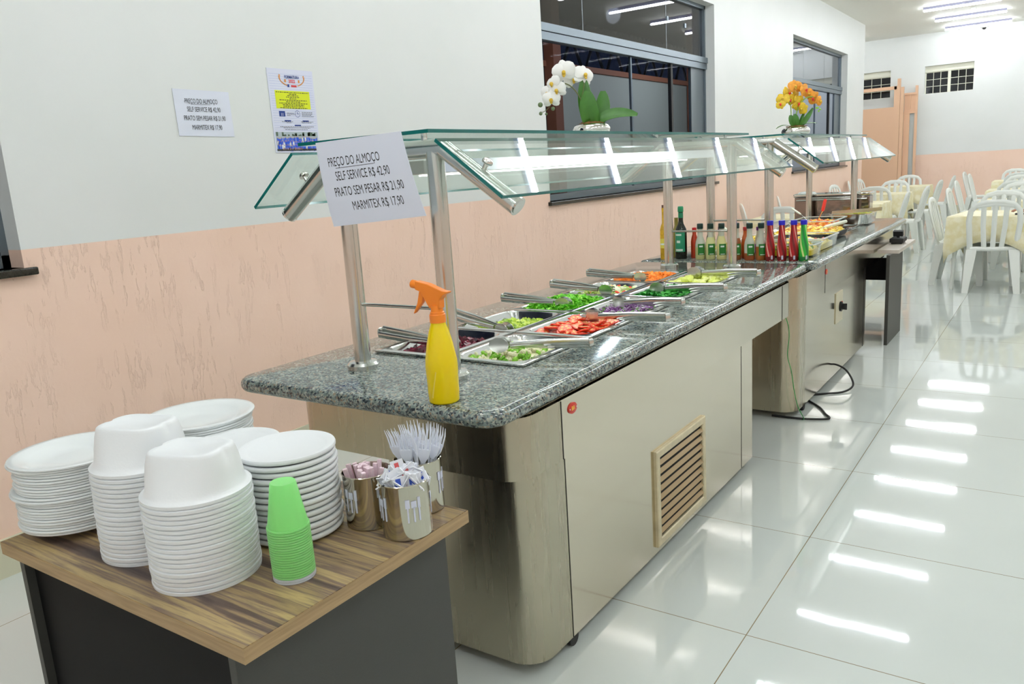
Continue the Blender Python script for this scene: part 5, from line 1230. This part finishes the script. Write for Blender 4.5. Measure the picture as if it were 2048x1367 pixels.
obj('head', B().sphere((-.02, 0, 1.24), .1, 20, 14, (.9, .78, 1.2)).sphere((-.112, 0, 1.235), .016, 8, 6, (1.2, .8, 1)).sphere((-.02, .08, 1.235), .02, 8, 6, (.7, .4, 1.3)).sphere((-.02, -.08, 1.235), .02, 8, 6, (.7, .4, 1.3)), M['skin'], t, smooth=60)
obj('hair', B().sphere((-.005, 0, 1.275), .1, 20, 12, (.98, .86, 1.05)), M['hair'], t, smooth=60)
obj('face_features', B().sphere((-.103, .03, 1.25), .009, 8, 6).sphere((-.103, -.03, 1.25), .009, 8, 6).obox((-.105, 0, 1.195), (.004, 0, 0), (0, .02, 0), (0, 0, .004)), M['hair'], t)
# hand: palm with five bent fingers
HJ = [(-.345, -.17, .778, (.022, .017)), (-.385, -.165, .776, (.033, .015)), (-.42, -.162, .775, (.036, .014))]; HE = [(0, 1), (1, 2)]
for k, (dy, ln) in enumerate(((-.032, .060), (-.011, .072), (.011, .068), (.031, .052))):
    i0 = len(HJ); bx, by = -.425, -.162 + dy
    HJ += [(bx, by, .777, .0095), (bx - ln * .42, by + dy * .15, .786, .009), (bx - ln * .78, by + dy * .2, .777, .0085), (bx - ln, by + dy * .22, .764, .0075)]; HE += [(2, i0), (i0, i0 + 1), (i0 + 1, i0 + 2), (i0 + 2, i0 + 3)]
i0 = len(HJ); HJ += [(-.385, -.205, .772, .011), (-.412, -.222, .766, .010), (-.435, -.226, .760, .0085)]; HE += [(1, i0), (i0, i0 + 1), (i0 + 1, i0 + 2)]
skin_body('hand', HJ, HE, M['skin'], t)
t = thing('mobile_phone', 'dark phone under a hand on the nearest cream tablecloth', 'phone', (.385, 6.955, .7385))
obj('case', B().box(-.05, .05, -.035, .035, 0, .012), M['rubber'], t, smooth=0, bevel=.004)
obj('gold_emblem', B().box(-.02, -.012, -.036, -.0352, .004, .009), plain('gold_mark', (196, 140, 70), .4), t, smooth=0)

# ------------------------------------------------------------------ cables on the floor
def cable(name, label, pts, r, mat):
    P_ = [Vector(p) for p in pts]; sm = []
    for i in range(len(P_) - 1):
        p0, p1, p2, p3 = P_[max(i - 1, 0)], P_[i], P_[i + 1], P_[min(i + 2, len(P_) - 1)]
        for k in range(8):
            s = k / 8; sm.append(.5 * ((2 * p1) + (p2 - p0) * s + (2 * p0 - 5 * p1 + 4 * p2 - p3) * s * s + (3 * p1 - 3 * p2 + p3 - p0) * s ** 3))
    sm.append(P_[-1]); tag(obj(name, B().tube(sm, r, 8), mat, smooth=60), label, 'cable')
cable('power_cable', 'black cable looping out of the far counter side down to the floor', [(-.46, 2.96, .12), (-.40, 2.95, .13), (-.33, 2.93, .10), (-.28, 2.88, .03), (-.31, 2.78, .008), (-.40, 2.70, .007), (-.50, 2.62, .007)], .006, M['rubber'])
cable('power_cable', 'black cable lying on the floor under the near corner of the far counter', [(-.55, 2.62, .007), (-.44, 2.50, .007), (-.36, 2.40, .007), (-.31, 2.30, .007), (-.27, 2.22, .007), (-.36, 2.17, .007), (-.46, 2.155, .008), (-.56, 2.15, .01)], .006, M['rubber'])
cable('earth_wire', 'thin green wire hanging from the near counter apron to the floor', [(-.47, 1.98, .64), (-.44, 1.985, .60), (-.425, 1.99, .52), (-.435, 2.0, .40), (-.42, 2.02, .31), (-.41, 2.04, .2), (-.40, 2.08, .1), (-.385, 2.15, .01), (-.42, 2.18, .005)], .0022, plain('green_wire', (40, 156, 70), .4))
